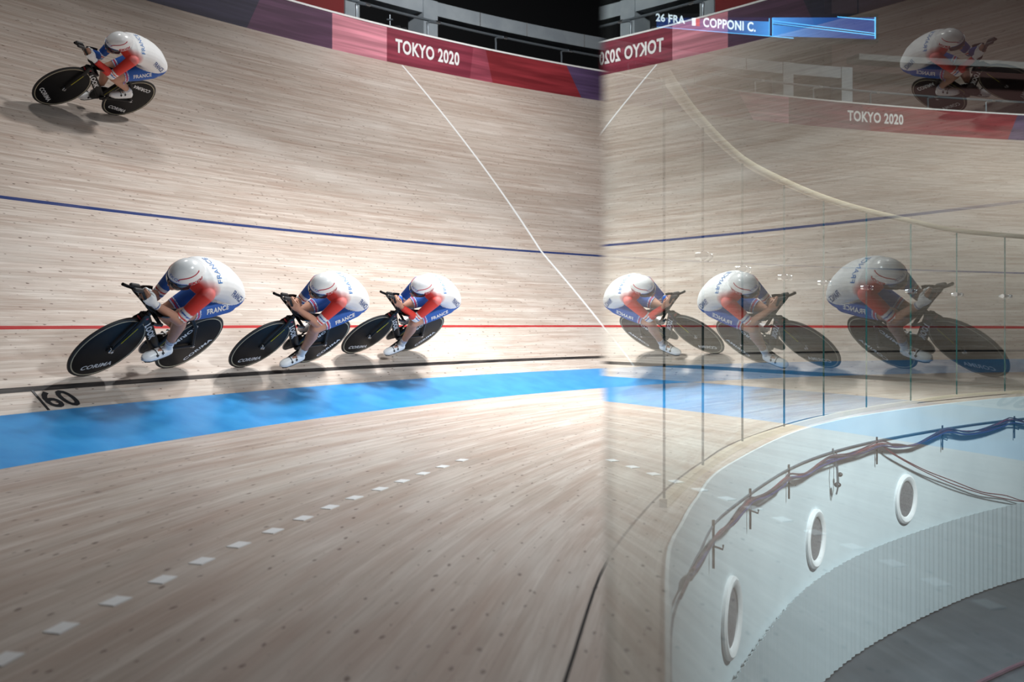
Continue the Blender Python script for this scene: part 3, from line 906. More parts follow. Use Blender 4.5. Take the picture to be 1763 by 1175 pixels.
# ================================================================== bicycles and riders
M_CARBON = mat('carbon_black', (0.005, 0.005, 0.006), 0.4, spec=0.2)
M_DISC = mat('disc_wheel_black', (0.005, 0.005, 0.006), 0.42, spec=0.12)
M_TYRE = mat('tyre_black', (0.014, 0.014, 0.014), 0.6)
M_TYREWALL = mat('tyre_sidewall', (0.42, 0.38, 0.28), 0.6)
M_DECAL = mat('decal_white', (0.72, 0.74, 0.76), 0.5)
M_YELLOW = mat('yellow_paint', (0.55, 0.50, 0.03), 0.4)
M_ALU = mat('polished_alloy', (0.75, 0.77, 0.8), 0.22, 1.0)
M_CHAIN = mat('chain_steel', (0.25, 0.25, 0.26), 0.35, 1.0)
M_SADDLE = mat('saddle_black', (0.02, 0.02, 0.022), 0.6)
M_REDFRAME = mat('red_paint', (0.42, 0.02, 0.03), 0.35)
M_HELMET = mat('helmet_white', (0.80, 0.81, 0.82), 0.22, spec=0.5)
M_HRED = mat('helmet_red', (0.45, 0.01, 0.035), 0.35)
M_HBLUE = mat('helmet_blue', (0.03, 0.12, 0.45), 0.4)
M_VISOR = mat('visor_dark', (0.015, 0.02, 0.03), 0.12, spec=0.8)
M_SHOE = mat('shoe_white', (0.78, 0.79, 0.80), 0.35)
M_SHOEB = mat('shoe_black', (0.02, 0.02, 0.02), 0.5)
M_GLOVE = mat('glove_white', (0.78, 0.79, 0.80), 0.6)
M_TEXTBLUE = mat('print_blue', (0.02, 0.17, 0.50), 0.6)
M_TEXTNAVY = mat('print_navy', (0.01, 0.06, 0.25), 0.6)
M_HAIR = mat('dark_hair', (0.03, 0.02, 0.015), 0.7)
M_LIP = mat('lips', (0.42, 0.17, 0.14), 0.5)
M_EYE = mat('eye_white', (0.75, 0.73, 0.70), 0.3)

def vc_mat(name, rough, sss=False, grain=None):
    m = mat(name, (1, 1, 1), rough)
    g = NT(m); a = g.node('ShaderNodeVertexColor'); a.layer_name = 'Col'
    c = a.outputs[0]
    tc = g.node('ShaderNodeTexCoord')
    f = g.noise(tc.outputs['Object'], 22.0 if grain else 9.0, 3)
    c2 = g.mix(g.maprange(f, .3, .7, 0, .16 if grain else .05), c, (0.33, 0.12, 0.09, 1) if grain else (0.3, 0.3, 0.32, 1))
    g.link(c2, g.b.inputs['Base Color'])
    if grain:
        g.b.inputs['Subsurface Weight'].default_value = 0.0
    return m
M_SKIN = vc_mat('skin', 0.5, grain=True)
M_SUIT = vc_mat('skinsuit', 0.62)

BBH = 0.285
R_W = 0.335
FX, RX = 0.49, -0.49          # wheel centres, origin on the ground midway
BBX = -0.085

def P3(x, y, z): return Vector((x, y, z))

def bar(mb, p0, p1, s0, s1, n=14, mi=0, mid=None):
    """aero tube: s = (half thickness across y, half depth in the bike's plane)"""
    pts = [Vector(p0), Vector(p1)]; ss = [s0, s1]
    mb.tube(pts, ss, n, mi)

def make_bike(label, crank_deg, angs=(-.15, -1.1)):
    r = empty('track_bicycle', label, 'bicycle', 'black track bicycles of the four riders')
    # wheels
    for nm, x in (('front_wheel', FX), ('rear_wheel', RX)):
        o_ = (x, 0, R_W)
        w = MB()
        w.lathe([(0.0005, .028), (.028, .028), (.034, .020), (.10, .0165), (.22, .0135), (.300, .0115), (.314, .0095), (.314, -.0095), (.300, -.0115), (.22, -.0135), (.10, -.0165), (.034, -.020), (.028, -.028), (.0005, -.028)], o_, 64)
        wo_ = w.build(nm, M_DISC, r)
        t = MB(); t.lathe([(.3135, .0098), (.322, .0115), (.330, .0085), (.335, 0), (.330, -.0085), (.322, -.0115), (.3135, -.0098)], o_, 72, closed=True)
        t.build('tyre', M_TYRE, wo_)
        for sg in (1, -1):
            t = MB(); t.lathe([(.3035, sg * .0118), (.3095, sg * .0124), (.3130, sg * .0122), (.3130, sg * .0100), (.3035, sg * .0105)], o_, 72, closed=True)
            t.build('rim_line', M_TYREWALL, wo_)
        for sg in (1, -1):
            t = MB(); t.lathe([(.0005, sg * .058), (.012, sg * .058), (.014, sg * .046), (.024, sg * .045), (.024, sg * .027), (.0005, sg * .027)], o_, 24)
            t.build('hub_nut', M_ALU, wo_)
        d = MB()
        rot = random.uniform(0, .3)
        def fdec(ang, rad, sg=1, x=x):
            ca, sa = math.cos(ang), math.sin(ang)
            # baseline runs across the radius; (u to the reader's right, v up) seen from the left side of the bike
            def f(u, v):
                px_ = -u * ca + (v - rad) * sa * -1; pz_ = -u * sa + (v - rad) * ca
                rr = math.hypot(px_, pz_)
                y = float(np.interp(rr, [.034, .10, .22, .300], [.020, .0165, .0135, .0115])) + .0016
                return P3(x + (px_ if sg > 0 else -px_), sg * y, R_W + pz_)
            return f
        ang = angs[0] if nm == 'front_wheel' else angs[1]
        for sg in (1, -1):
            for aa in ((ang,) if nm == 'front_wheel' else (ang, ang + math.pi)):
                d = MB(); text_on(d, 'CORIMA', .30, .052, fdec(aa, .205, sg), .03)
                d.build('lettering', M_DECAL, wo_, False, fix=False)
    # frame
    f = MB()
    head_t, head_b = P3(.352, 0, .770), P3(.388, 0, .66)
    seat_t = P3(-.235, 0, .75); bb = P3(BBX, 0, BBH)
    bar(f, head_b + P3(.003, 0, -.03), head_t, (.021, .038), (.019, .034))
    bar(f, P3(.385, 0, .69), bb + P3(.015, 0, .015), (.019, .042), (.021, .046))
    bar(f, P3(.352, 0, .750), seat_t + P3(.0, 0, -.02), (.016, .026), (.014, .022))
    bar(f, bb, seat_t, (.019, .046), (.014, .034))
    f.tube([bb + P3(0, -.036, 0), bb + P3(0, .036, 0)], .027, 20, ref=(1, 0, 0))
    for sg in (1, -1):
        f.tube([bb + P3(-.02, sg * .022, .0), P3(-.25, sg * .030, .30), P3(RX, sg * .043, R_W)], [(.010, .022), (.009, .018), (.008, .014)], 12)
        f.tube([seat_t + P3(.02, sg * .012, -.10), P3(-.33, sg * .030, .56), P3(RX, sg * .043, R_W)], [(.009, .018), (.008, .016), (.008, .013)], 12)
        f.box(P3(RX, sg * .043, R_W), (.05, .008, .034))
    fo = f.build('frame', M_CARBON, r)
    d = MB()
    for sg in (1, -1):
        def fl_(u, v, sg=sg):
            a = P3(.352, 0, .655); b = P3(BBX + .06, 0, BBH + .05); t = (b - a).normalized(); n_ = P3(t.z, 0, -t.x) * -1
            c_ = a.lerp(b, .42); q = c_ + t * u + (P3(-t.z, 0, t.x) * v if sg > 0 else P3(t.z, 0, -t.x) * v)
            v = -v; q = c_ + t * u + (P3(-t.z, 0, t.x) * v if sg > 0 else P3(t.z, 0, -t.x) * v); w_ = max(0.0, 1 - (v / .046) ** 2) ** .5
            return P3(q.x, sg * (.0205 * w_ + .0015), q.z)
        text_on(d, 'LOOK', .27, .056, fl_, .04)
    d.build('frame_lettering', M_DECAL, fo, False, fix=False)
    for sg in (1, -1):
        d = MB(); d.tube([P3(-.10, sg * .0185, .33), P3(-.165, sg * .0165, .55)], .0035, 6)
        d.build('yellow_pinstripe', M_YELLOW, fo)
    # fork
    k = MB()
    for sg in (1, -1):
        k.tube([P3(.395, sg * .012, .715), P3(.415, sg * .034, .64), P3(.455, sg * .040, .48), P3(FX, sg * .043, R_W)], [(.014, .03), (.010, .032), (.008, .026), (.008, .014)], 14)
    k.box(P3(.398, 0, .70), (.06, .055, .03))
    ko = k.build('fork', M_CARBON, r)
    for sg in (1, -1):
        k = MB(); k.tube([P3(.425, sg * .052, .60), P3(.468, sg * .0515, .43)], .0038, 6)
        k.build('fork_stripe', M_YELLOW, ko)
    k = MB(); k.box(P3(.392, 0, .672), (.086, .046, .014)); k.build('red_collar', M_REDFRAME, ko, False)
    # seat post and saddle
    s = MB(); bar(s, seat_t + P3(0, 0, -.04), P3(-.268, 0, .835), (.013, .026), (.012, .022)); s.build('seat_post', M_CARBON, r)
    s = MB()
    prof = [(-.405, .006, .012), (-.395, .055, .022), (-.36, .068, .026), (-.30, .055, .026), (-.23, .030, .024), (-.16, .021, .022), (-.13, .016, .018), (-.122, .006, .008)]
    s.loft([[P3(x, math.cos(2 * math.pi * q / 14) * w, .850 + math.sin(2 * math.pi * q / 14) * h) for q in range(14)] for x, w, h in prof]); s.build('saddle', M_SADDLE, r)
    # bars
    b_ = MB()
    bar(b_, P3(.352, 0, .76), P3(.346, 0, .795), (.02, .03), (.02, .03))
    b_.tube([P3(.34, 0, .795), P3(.43, 0, .79)], .02, 12)
    b_.tube([P3(.46, -.20, .800), P3(.445, -.17, .790), P3(.43, -.06, .788), P3(.43, .06, .788), P3(.445, .17, .790), P3(.46, .20, .800)], [(.012, .012)] + [(.011, .024)] * 4 + [(.012, .012)], 12, ref=(0, 0, 1))
    for sg in (1, -1):
        b_.tube([P3(.445, sg * .19, .797), P3(.53, sg * .20, .812), P3(.58, sg * .20, .828)], .013, 10)
    b_.build('base_bar', M_CARBON, r)
    for sg in (1, -1):
        e = MB()
        e.tube([P3(.33, sg * .095, .805), P3(.43, sg * .075, .81), P3(.53, sg * .045, .845), P3(.575, sg * .032, .902), P3(.635, sg * .026, .945), P3(.670, sg * .024, .975), P3(.705, sg * .024, .994), P3(.75, sg * .024, 1.000)], [.014, .014, .012, .012, .012, .013, .014, .014], 10)
        e.tube([P3(.40, sg * .09, .79), P3(.40, sg * .09, .83)], .014, 10)
        e.loft([[P3(x, sg * .118 + math.cos(a_) * w, .850 - math.sin(a_) * .028 + (.006 if q >= 8 else 0)) for q, a_ in list(enumerate(np.linspace(0, math.pi, 8))) + [(8 + i_, v_) for i_, v_ in enumerate(np.linspace(math.pi, 0, 8))]] for x, w in ((.30, .040), (.34, .048), (.41, .048), (.46, .040))])
        eo = e.build('aero_extension', M_CARBON, r)
        g_ = MB(); g_.capsule(P3(.700, sg * .024, .994), P3(.775, sg * .024, 1.004), .0165, .0165, 12)
        g_.build('grip_end', M_SADDLE, eo)
    # cranks, chain and pedals
    ca = math.radians(crank_deg)
    lp = bb + P3(math.cos(ca) * .17, .0, math.sin(ca) * .17); rp_ = bb - P3(math.cos(ca) * .17, 0, math.sin(ca) * .17)
    c_ = MB(); bar(c_, bb + P3(0, .058, 0), lp + P3(0, .070, 0), (.008, .018), (.007, .012)); c_.build('left_crank', M_CARBON, r)
    c_ = MB(); bar(c_, bb + P3(0, -.058, 0), rp_ + P3(0, -.070, 0), (.008, .018), (.007, .012)); c_.build('right_crank', M_CARBON, r)
    for p_, sg in ((lp, 1), (rp_, -1)):
        c_ = MB(); c_.box(p_ + P3(0, sg * .108, 0), (.075, .055, .018)); c_.tube([p_ + P3(0, sg * .066, 0), p_ + P3(0, sg * .13, 0)], .008, 8, ref=(1, 0, 0)); c_.build('pedal', M_DARKMETAL, r, False)
    c_ = MB(); c_.lathe([(.030, -.050), (.108, -.050), (.112, -.0475), (.108, -.045), (.030, -.045)], bb, 56, closed=True)
    for q in range(5):
        a = q * 2 * math.pi / 5; c_.box(bb + P3(math.cos(a) * .05, -.0475, math.sin(a) * .05), (.07, .006, .018), Matrix.Rotation(-a, 3, 'Y'))
    co = c_.build('chainring', M_CARBON, r)
    c_ = MB(); ch = []
    for q in range(17): a = math.pi / 2 - q * math.pi / 16; ch.append(bb + P3(math.cos(a) * .113, -.0475, math.sin(a) * .113))
    for q in range(9): a = -math.pi / 2 - q * math.pi / 8; ch.append(P3(RX, -.0475, R_W) + P3(math.cos(a) * .032, 0, math.sin(a) * .032))
    rings = []
    for i, p in enumerate(ch):
        t = (ch[(i + 1) % len(ch)] - ch[i - 1]).normalized(); n_ = P3(t.z, 0, -t.x)
        rings.append([p + n_ * .0045 + P3(0, .004, 0), p - n_ * .0045 + P3(0, .004, 0), p - n_ * .0045 + P3(0, -.004, 0), p + n_ * .0045 + P3(0, -.004, 0)])
    c_.loft(rings, closed=True); c_.build('chain', M_CHAIN, r, False)
    return r, lp, rp_

# ---- bodies -------------------------------------------------------------------------
def two_bone(a, c, la, lb, pole):
    """joint between a and c for bone lengths la, lb, bent towards pole"""
    d = c - a; L = min(d.length, la + lb - 1e-3); t = d.normalized()
    x = (la * la - lb * lb + L * L) / (2 * L); h = math.sqrt(max(la * la - x * x, 0))
    n = (pole - t * pole.dot(t)).normalized()
    return a + t * x + n * h

def remesh(mb, voxel, iters=4, fac=.5):
    me = mb.mesh('tmp'); o = bpy.data.objects.new('tmp', me); C.objects.link(o)
    import bmesh
    bm = bmesh.new(); bm.from_mesh(me); bmesh.ops.recalc_face_normals(bm, faces=bm.faces); bm.to_mesh(me); bm.free()
    md = o.modifiers.new('r', 'REMESH'); md.mode = 'VOXEL'; md.voxel_size = voxel; md.use_smooth_shade = True
    sm = o.modifiers.new('s', 'SMOOTH'); sm.factor = fac; sm.iterations = iters
    bpy.context.view_layer.update()
    out = bpy.data.meshes.new_from_object(o.evaluated_get(bpy.context.evaluated_depsgraph_get()))
    bpy.data.objects.remove(o); bpy.data.meshes.remove(me)
    return out

SPINE = [  # x, z, half width, half depth, tilt of the section (radians from vertical plane)
    (-.460, .905, .048, .042, .9), (-.440, .925, .112, .092, .75), (-.38, .968, .160, .128, .55), (-.29, 1.022, .180, .138, .42), (-.19, 1.072, .174, .134, .36), (-.09, 1.105, .172, .132, .28),
    (.01, 1.124, .176, .130, .18), (.09, 1.132, .182, .124, .06), (.155, 1.130, .180, .112, -.04), (.205, 1.123, .160, .092, -.12), (.240, 1.118, .105, .074, -.22), (.262, 1.115, .062, .058, -.3)]

def hand_mesh(mb, wrist, fwd, side, up, sg):
    """palm, four fingers of unequal length curled round the extension, thumb from the side of the palm"""
    pc = wrist + fwd * .045
    mb.capsule(wrist, wrist + fwd * .02, .024, .026, 10)
    rings = []
    for k, (d, w, h) in enumerate(((.0, .024, .020), (.03, .034, .019), (.065, .040, .017), (.085, .038, .014))):
        c = wrist + fwd * d
        rings.append([c + up * math.cos(2 * math.pi * q / 12) * w + side * math.sin(2 * math.pi * q / 12) * h for q in range(12)])
    mb.loft(rings)
    # the palm stands on edge: fingers spread along -up .. up and curl inwards (towards -side*sg)
    inn = side * (-sg)
    for i, (o_, l_) in enumerate(((.030, .9), (.010, 1.0), (-.010, .94), (-.029, .76))):
        b = wrist + fwd * .082 + up * o_
        k1 = b + fwd * .030 * l_ + inn * .010 * l_
        k2 = k1 + fwd * .006 * l_ + inn * .027 * l_
        k3 = k2 - fwd * .018 * l_ + inn * .010 * l_
        mb.capsule(b, k1, .0098, .0092, 8); mb.capsule(k1, k2, .0092, .0085, 8); mb.capsule(k2, k3, .0085, .0075, 8)
    tb = wrist + fwd * .030 + up * .026 + inn * .008
    t1 = tb + fwd * .030 + up * .016 + inn * .016
    t2 = t1 + fwd * .026 + up * .002 + inn * .010
    mb.capsule(tb, t1, .013, .011, 8); mb.capsule(t1, t2, .011, .0088, 8)

SUITW = (0.80, 0.81, 0.82); SUITB = (0.010, 0.095, 0.42); SUITR = (0.66, 0.030, 0.018); NAVY = (0.01, 0.05, 0.26); SKINC = (0.47, 0.245, 0.165)

def seg_t(p, a, b):
    d = b - a; L2 = float(np.dot(d, d)); t = np.clip((p - a) @ d / L2, 0, 1)
    q = a + t[:, None] * d
    return np.linalg.norm(p - q, axis=1), t

def make_rider(label, crank_deg, lp, rp_, long_sleeves, gloves, lean_head=0.0, knee_out=.03, sock_stripe=True, head_dy=-.012, skin=SKINC, shoe_col=None):
    root = empty('cyclist', label, 'person', 'four team riders in white, blue and red skinsuits')
    J = {}
    J['neck'] = P3(.25, 0, 1.135); J['head'] = P3(.322, head_dy, 1.118)
    for sg, sd in ((1, 'L'), (-1, 'R')):
        J['sh' + sd] = P3(.180, .166, 1.110) if sg > 0 else P3(.225, -.130, 1.085)
        J['wr' + sd] = P3(.492, sg * .058, .885)
        J['el' + sd] = two_bone(J['sh' + sd], J['wr' + sd], .295, .262, P3(-.20, .30 if sg > 0 else -.02, -1))
        J['hip' + sd] = P3(-.275, sg * .092, .955)
        pd = (lp if sg > 0 else rp_) + P3(0, sg * .108, 0)
        ph = math.degrees(math.atan2(pd.z - BBH, pd.x - BBX))
        # ankle over the pedal, heel lifted more at the back of the stroke
        heel = math.radians(20 + 8 * math.sin(math.radians(-ph)))
        J['ball' + sd] = pd + P3(0, 0, .028)
        J['an' + sd] = pd + P3(-.125 * math.cos(heel), 0, .028 + .055 + .125 * math.sin(heel))
        J['kn' + sd] = two_bone(J['hip' + sd], J['an' + sd], .455, .42, P3(1, sg * knee_out, .25))
        J['toe' + sd] = pd + P3(.060 * math.cos(heel) , 0, .022 - .060 * math.sin(heel))
        J['heel' + sd] = J['an' + sd] + P3(-.045, 0, -.055)
    # --- body volume
    mb = MB()
    rings = []
    for x, z, w, d, tl in SPINE:
        c = P3(x, 0, z); dv = P3(-math.sin(tl), 0, math.cos(tl))
        ring = []
        for q in range(24):
            a = 2 * math.pi * q / 24
            ca, sa = math.cos(a), math.sin(a)
            e = .86
            yy = math.copysign(abs(ca) ** e, ca) * w; dd = math.copysign(abs(sa) ** e, sa) * d * (1.0 if sa > 0 else .95)
            ring.append(c + P3(0, 1, 0) * yy + dv * dd)
        rings.append(ring)
    mb.loft(rings)
    mb.capsule(P3(.20, 0, 1.128), P3(.290, head_dy * .6, 1.118), .068, .056, 16)
    # head: skull, jaw, nose, chin
    hp = math.radians(-32)
    Rh = Matrix.Rotation(-hp, 3, 'Y')
    def hpnt(x, y, z): return J['head'] + Rh @ P3(x, y, z)
    mb.ellipsoid(hpnt(0, 0, 0), (.096, .076, .098), Rh)
    mb.ellipsoid(hpnt(.030, 0, -.060), (.062, .056, .058), Rh)
    mb.ellipsoid(hpnt(.078, 0, -.098), (.020, .022, .018), Rh)
    mb.capsule(hpnt(.090, 0, -.004), hpnt(.112, 0, -.040), .009, .014, 10)
    for sg in (1, -1):
        mb.ellipsoid(hpnt(-.005, sg * .075, -.025), (.018, .008, .030), Rh, 12, 8)
        mb.ellipsoid(hpnt(.070, sg * .030, .012), (.020, .026, .010), Rh, 12, 8)
        mb.ellipsoid(hpnt(.062, sg * .036, -.040), (.026, .024, .024), Rh, 12, 8)
    for sg, sd in ((1, 'L'), (-1, 'R')):
        sh, el, wr = J['sh' + sd], J['el' + sd], J['wr' + sd]
        mb.ellipsoid(sh, (.064, .058, .058)); mb.capsule(sh, sh.lerp(el, .45), .060, .052, 16); mb.capsule(sh.lerp(el, .45), el, .052, .042, 16)
        mb.capsule(P3(.13, sg * .085, 1.118), sh, .080, .058, 14)
        mb.capsule(el, el.lerp(wr, .35), .043, .042, 16); mb.capsule(el.lerp(wr, .35), wr, .042, .026, 16)
        fw = (P3(.640, sg * .030, .950) - wr).normalized(); up_ = (P3(-.35, 0, 1) - fw * P3(-.35, 0, 1).dot(fw)).normalized(); sd_ = fw.cross(up_).normalized()
        # sd_ points to the rider's right; the palm's inner side faces the middle
        side = -sd_
        hand_mesh(mb, wr, fw, side, up_, sg)
        J['fw' + sd] = fw; J['up' + sd] = up_; J['side' + sd] = side
        hip, kn, an = J['hip' + sd], J['kn' + sd], J['an' + sd]
        mb.capsule(hip, hip.lerp(kn, .40), .098, .088, 20); mb.capsule(hip.lerp(kn, .40), hip.lerp(kn, .85), .088, .062, 20); mb.capsule(hip.lerp(kn, .85), kn, .062, .058, 18)
        mb.ellipsoid(kn + P3(.012, 0, .0), (.050, .050, .052))
        back = P3(-1, 0, 0); cal = kn.lerp(an, .30) + back * .016
        mb.capsule(kn, cal, .052, .057, 18); mb.capsule(cal, kn.lerp(an, .65) + back * .004, .057, .040, 18); mb.capsule(kn.lerp(an, .6), an, .041, .031, 16)
        mb.capsule(an, J['heel' + sd], .030, .022, 12); mb.capsule(an, J['ball' + sd], .022, .018, 12); mb.capsule(J['ball' + sd], J['toe' + sd], .020, .014, 12); mb.capsule(J['heel' + sd], J['ball' + sd], .020, .020, 12)
    me = remesh(mb, .0066, 5, .5)
    V = np.empty(len(me.vertices) * 3); me.vertices.foreach_get('co', V); V = V.reshape(-1, 3)
    npv = lambda v: np.array((v.x, v.y, v.z))
    bones = {}
    for sd in 'LR':
        bones['ua' + sd] = (J['sh' + sd], J['el' + sd], .055); bones['fa' + sd] = (J['el' + sd], J['wr' + sd], .038)
        bones['ha' + sd] = (J['wr' + sd] + J['fw' + sd] * .02, J['wr' + sd] + J['fw' + sd] * .11, .035)
        bones['th' + sd] = (J['hip' + sd], J['kn' + sd], .085); bones['sn' + sd] = (J['kn' + sd], J['an' + sd], .046)
        bones['ft' + sd] = (J['heel' + sd], J['toe' + sd], .04)
    bones['t1'] = (P3(-.36, 0, .97), P3(-.06, 0, 1.09), .14); bones['t2'] = (P3(-.06, 0, 1.09), P3(.21, 0, 1.125), .15)
    bones['nk'] = (P3(.25, 0, 1.115), P3(.27, 0, 1.11), .066); bones['hd'] = (J['head'] + P3(-.02, 0, 0), J['head'] + P3(.02, 0, -.03), .095)
    names = list(bones); D = []; T = []
    for k in names:
        a, b, r_ = bones[k]; d, t = seg_t(V, npv(a), npv(b)); D.append(d / r_ - (0.12 if k[0] == 't' and k[1] in '12' else 0)); T.append(t)
    D = np.array(D); T = np.array(T); idx = D.argmin(0); lab = np.array(names)[idx]; tt = T[idx, np.arange(len(V))]
    col = np.tile(np.array(skin), (len(V), 1)); suit = np.zeros(len(V), bool)
    bl = np.array(SUITB); wh = np.array(SUITW); rd = np.array(SUITR); nv = np.array(NAVY)
    def put(m_, c_): col[m_] = c_
    tor = np.isin(lab, ['t1', 't2']) | ((lab == 'nk') & (V[:, 0] < .275))
    suit |= tor; put(tor, wh)
    # blue shorts: below a slanting line over the hip
    blue = tor & ((V[:, 2] - 1.050) < (V[:, 0] + .435) * -.42 + .0 + .035 * np.sin((V[:, 0] + .4) * 6))
    put(blue, bl)
    # red chest and left shoulder fading into white
    for sd, cc, edge in (('L', rd, 1), ('R', bl, -1)):
        ua = lab == 'ua' + sd; fa = lab == 'fa' + sd; th = lab == 'th' + sd; ha = lab == 'ha' + sd
        f = np.clip((tt + .20) / .24, 0, 1)[:, None]
        suit |= ua & ((tt < .93) | long_sleeves)
        m_ = ua; col[m_] = (wh * (1 - f) + cc * f)[m_]
        if not long_sleeves:
            s0 = .93
            put(ua & (tt > .66) & (tt < .93), wh); put(ua & (tt > .74) & (tt < .78), bl if edge > 0 else rd); put(ua & (tt > .84) & (tt < .89), rd if edge > 0 else bl)
            put(ua & (tt >= .93), np.array(skin))
        else:
            suit |= fa & (tt < .93); put(fa & (tt < .93), cc)
            put(ua & (tt > .80), wh); put(ua & (tt > .86) & (tt < .90), rd); put(ua & (tt > .94) & (tt < .98), bl)
        dsh = np.linalg.norm(V - npv(J['sh' + sd]), axis=1); g2 = (np.clip((.125 - dsh) / .065, 0, 1) * .83)[:, None]; mt = tor & (V[:, 1] * edge > 0) & ~blue
        col[mt] = (col * (1 - g2) + cc * g2)[mt]
        sm = th & (tt < .80); suit |= sm; put(sm, bl)
        put(sm & (tt > .70) & (tt < .715), wh); put(sm & (tt > .73) & (tt < .755), rd); put(sm & (tt > .77) & (tt < .785), wh)
    # front of left shoulder and collar: red spreading over the chest side
    dch = np.linalg.norm((V - np.array((.250, .105, 1.095))) / np.array((.10, .085, .085)), axis=1)
    f = np.clip((1.25 - dch) / .55, 0, 1)[:, None]; m_ = tor & (V[:, 0] > .12) & (V[:, 1] > -.02)
    col[m_] = (col * (1 - f) + rd * f)[m_]
    # face details
    fx = J['head']
    at = me.color_attributes.new('Col', 'FLOAT_COLOR', 'POINT')
    body_col = np.tile(np.array(skin), (len(V), 1))
    hm = (lab == 'hd'); 
    lipc = npv(hpnt(.092, 0, -.066)); body_col[np.linalg.norm((V - lipc) / np.array((.02, .026, .012)), axis=1) < 1] = (0.36, 0.12, 0.10)
    at.data.foreach_set('color', np.hstack([body_col, np.ones((len(V), 1))]).ravel())
    me.materials.append(M_SKIN); me.name = 'body'
    body = bpy.data.objects.new('body', me); C.objects.link(body); body.parent = root
    me.polygons.foreach_set('use_smooth', [True] * len(me.polygons))
    # --- skinsuit, glove and sock layers taken off the body surface
    N = np.empty(len(V) * 3); me.vertices.foreach_get('normal', N); N = N.reshape(-1, 3)
    polys = [tuple(p.vertices) for p in me.polygons]
    def layer(name, mask, off, colors, m_):
        used = {}; vv = []; cc = []; ff = []
        for p in polys:
            if all(mask[i] for i in p):
                q = []
                for i in p:
                    if i not in used:
                        used[i] = len(vv); vv.append(tuple(V[i] + N[i] * off)); cc.append((*colors[i], 1))
                    q.append(used[i])
                ff.append(tuple(q))
        mm = bpy.data.meshes.new(name); mm.from_pydata(vv, [], ff)
        at_ = mm.color_attributes.new('Col', 'FLOAT_COLOR', 'POINT'); at_.data.foreach_set('color', [x for c in cc for x in c])
        mm.materials.append(m_); mm.polygons.foreach_set('use_smooth', [True] * len(ff))
        o = bpy.data.objects.new(name, mm); C.objects.link(o); o.parent = root
        return o, BVHTree.FromPolygons([Vector(v) for v in vv], ff)
    so_, sb = layer('skinsuit', suit, .0035, col, M_SUIT)
    for sd in 'LR':
        if gloves:
            al = (V - npv(J['wr' + sd])) @ npv(J['fw' + sd]); m_ = (lab == 'ha' + sd) & (al < .112) | ((lab == 'fa' + sd) & (tt > .86))
            wc = np.tile(np.array(SUITW), (len(V), 1)); wc[(lab == 'fa' + sd) & (tt > .90) & (tt < .93)] = NAVY
            layer('glove', m_, .0035, wc, M_SUIT)
        m_ = (lab == 'sn' + sd) & (tt > .76) | (lab == 'ft' + sd) & (V[:, 2] > J['an' + sd].z - .03)
        sc_ = np.tile(np.array(SUITW), (len(V), 1))
        if sock_stripe:
            sc_[(lab == 'sn' + sd) & (tt > .79) & (tt < .81)] = NAVY; sc_[(lab == 'sn' + sd) & (tt > .84) & (tt < .86)] = NAVY
        layer('sock', m_, .003, sc_, M_SUIT)
    # lettering on the suit
    def on(bv, o0, dirv, uv_, vv_, off=.002):
        def f(u, v):
            p = o0 + uv_ * u + vv_ * v
            h = bv.ray_cast(p - dirv * .3, dirv)
            return None if h[0] is None else h[0] - dirv * off
        return f
    wt = MB()
    hip, kn = J['hipL'], J['knL']
    ud = (hip - kn); ud.y = 0; ud.normalize(); vd = P3(-ud.z, 0, ud.x); vd = vd if vd.z > 0 else -vd
    nr = P3(0, .86, .51); nr = (nr - ud * nr.dot(ud)).normalized(); vt = nr.cross(ud); vt = vt if vt.z > 0 else -vt
    text_on(wt, 'FRANCE', .215, .046, on(sb, hip.lerp(kn, .34) + nr * .02, -nr, ud, vt), .03)
    wt.build('thigh_lettering', M_DECAL, so_, False, fix=False); wt = MB()
    ud2 = (J['hipR'] - J['knR']); ud2.y = 0; ud2.normalize(); vd2 = P3(-ud2.z, 0, ud2.x); vd2 = vd2 if vd2.z > 0 else -vd2
    c1 = J['hipR'].lerp(J['knR'], .30)
    text_on(wt, 'FRANCE', .205, .040, on(sb, P3(c1.x, -.35, c1.z), P3(0, 1, 0), -ud2, vd2), .03)
    wt.build('thigh_lettering', M_DECAL, so_, False, fix=False)
    bt = MB()
    text_on(bt, 'FRANCE', .255, .050, on(sb, P3(.095, .020, 1.45), P3(0, 0, -1), P3(0, -1, 0), P3(1, 0, 0)), .0)
    bt.build('back_lettering', M_TEXTBLUE, so_, False, fix=False)
    bt = MB()
    dd = P3(0, -.75, -.66)
    text_on(bt, 'FRANCE', .20, .050, on(sb, P3(-.22, .125, 1.055) - dd * .1, dd.normalized(), P3(-.90, 0, -.42).normalized(), P3(-.30, -.6, .74).normalized()), .02)
    bt.build('hip_lettering', M_TEXTNAVY, so_, False, fix=False)
    # --- shoes
    for sd in 'LR':
        toe, heel, ball, an = J['toe' + sd], J['heel' + sd], J['ball' + sd], J['an' + sd]
        ax = (toe - heel).normalized(); up = P3(0, 1, 0).cross(ax); up = up if up.z > 0 else -up
        L = .29; o0 = heel - ax * .034 - up * .008
        s = MB()
        prof = [(0, .018, .024, .020), (.012, .031, .046, .020), (.045, .039, .070, .016), (.085, .043, .074, .012), (.13, .046, .062, .010), (.18, .049, .047, .010), (.235, .047, .034, .010), (.272, .034, .025, .008), (.288, .014, .012, .006)]
        rr = []
        for x, w, hh, lo_h in prof:
            c = o0 + ax * x; ring = []
            for q in range(16):
                a = 2 * math.pi * q / 16; z = math.sin(a); zz = hh * z if z > 0 else .024 * z
                ring.append(c + P3(0, 1, 0) * math.cos(a) * w + up * zz)
            rr.append(ring)
        s.loft(rr); sh_o = s.build('shoe', M_SHOE, root)
        s2 = MB()
        rr = []
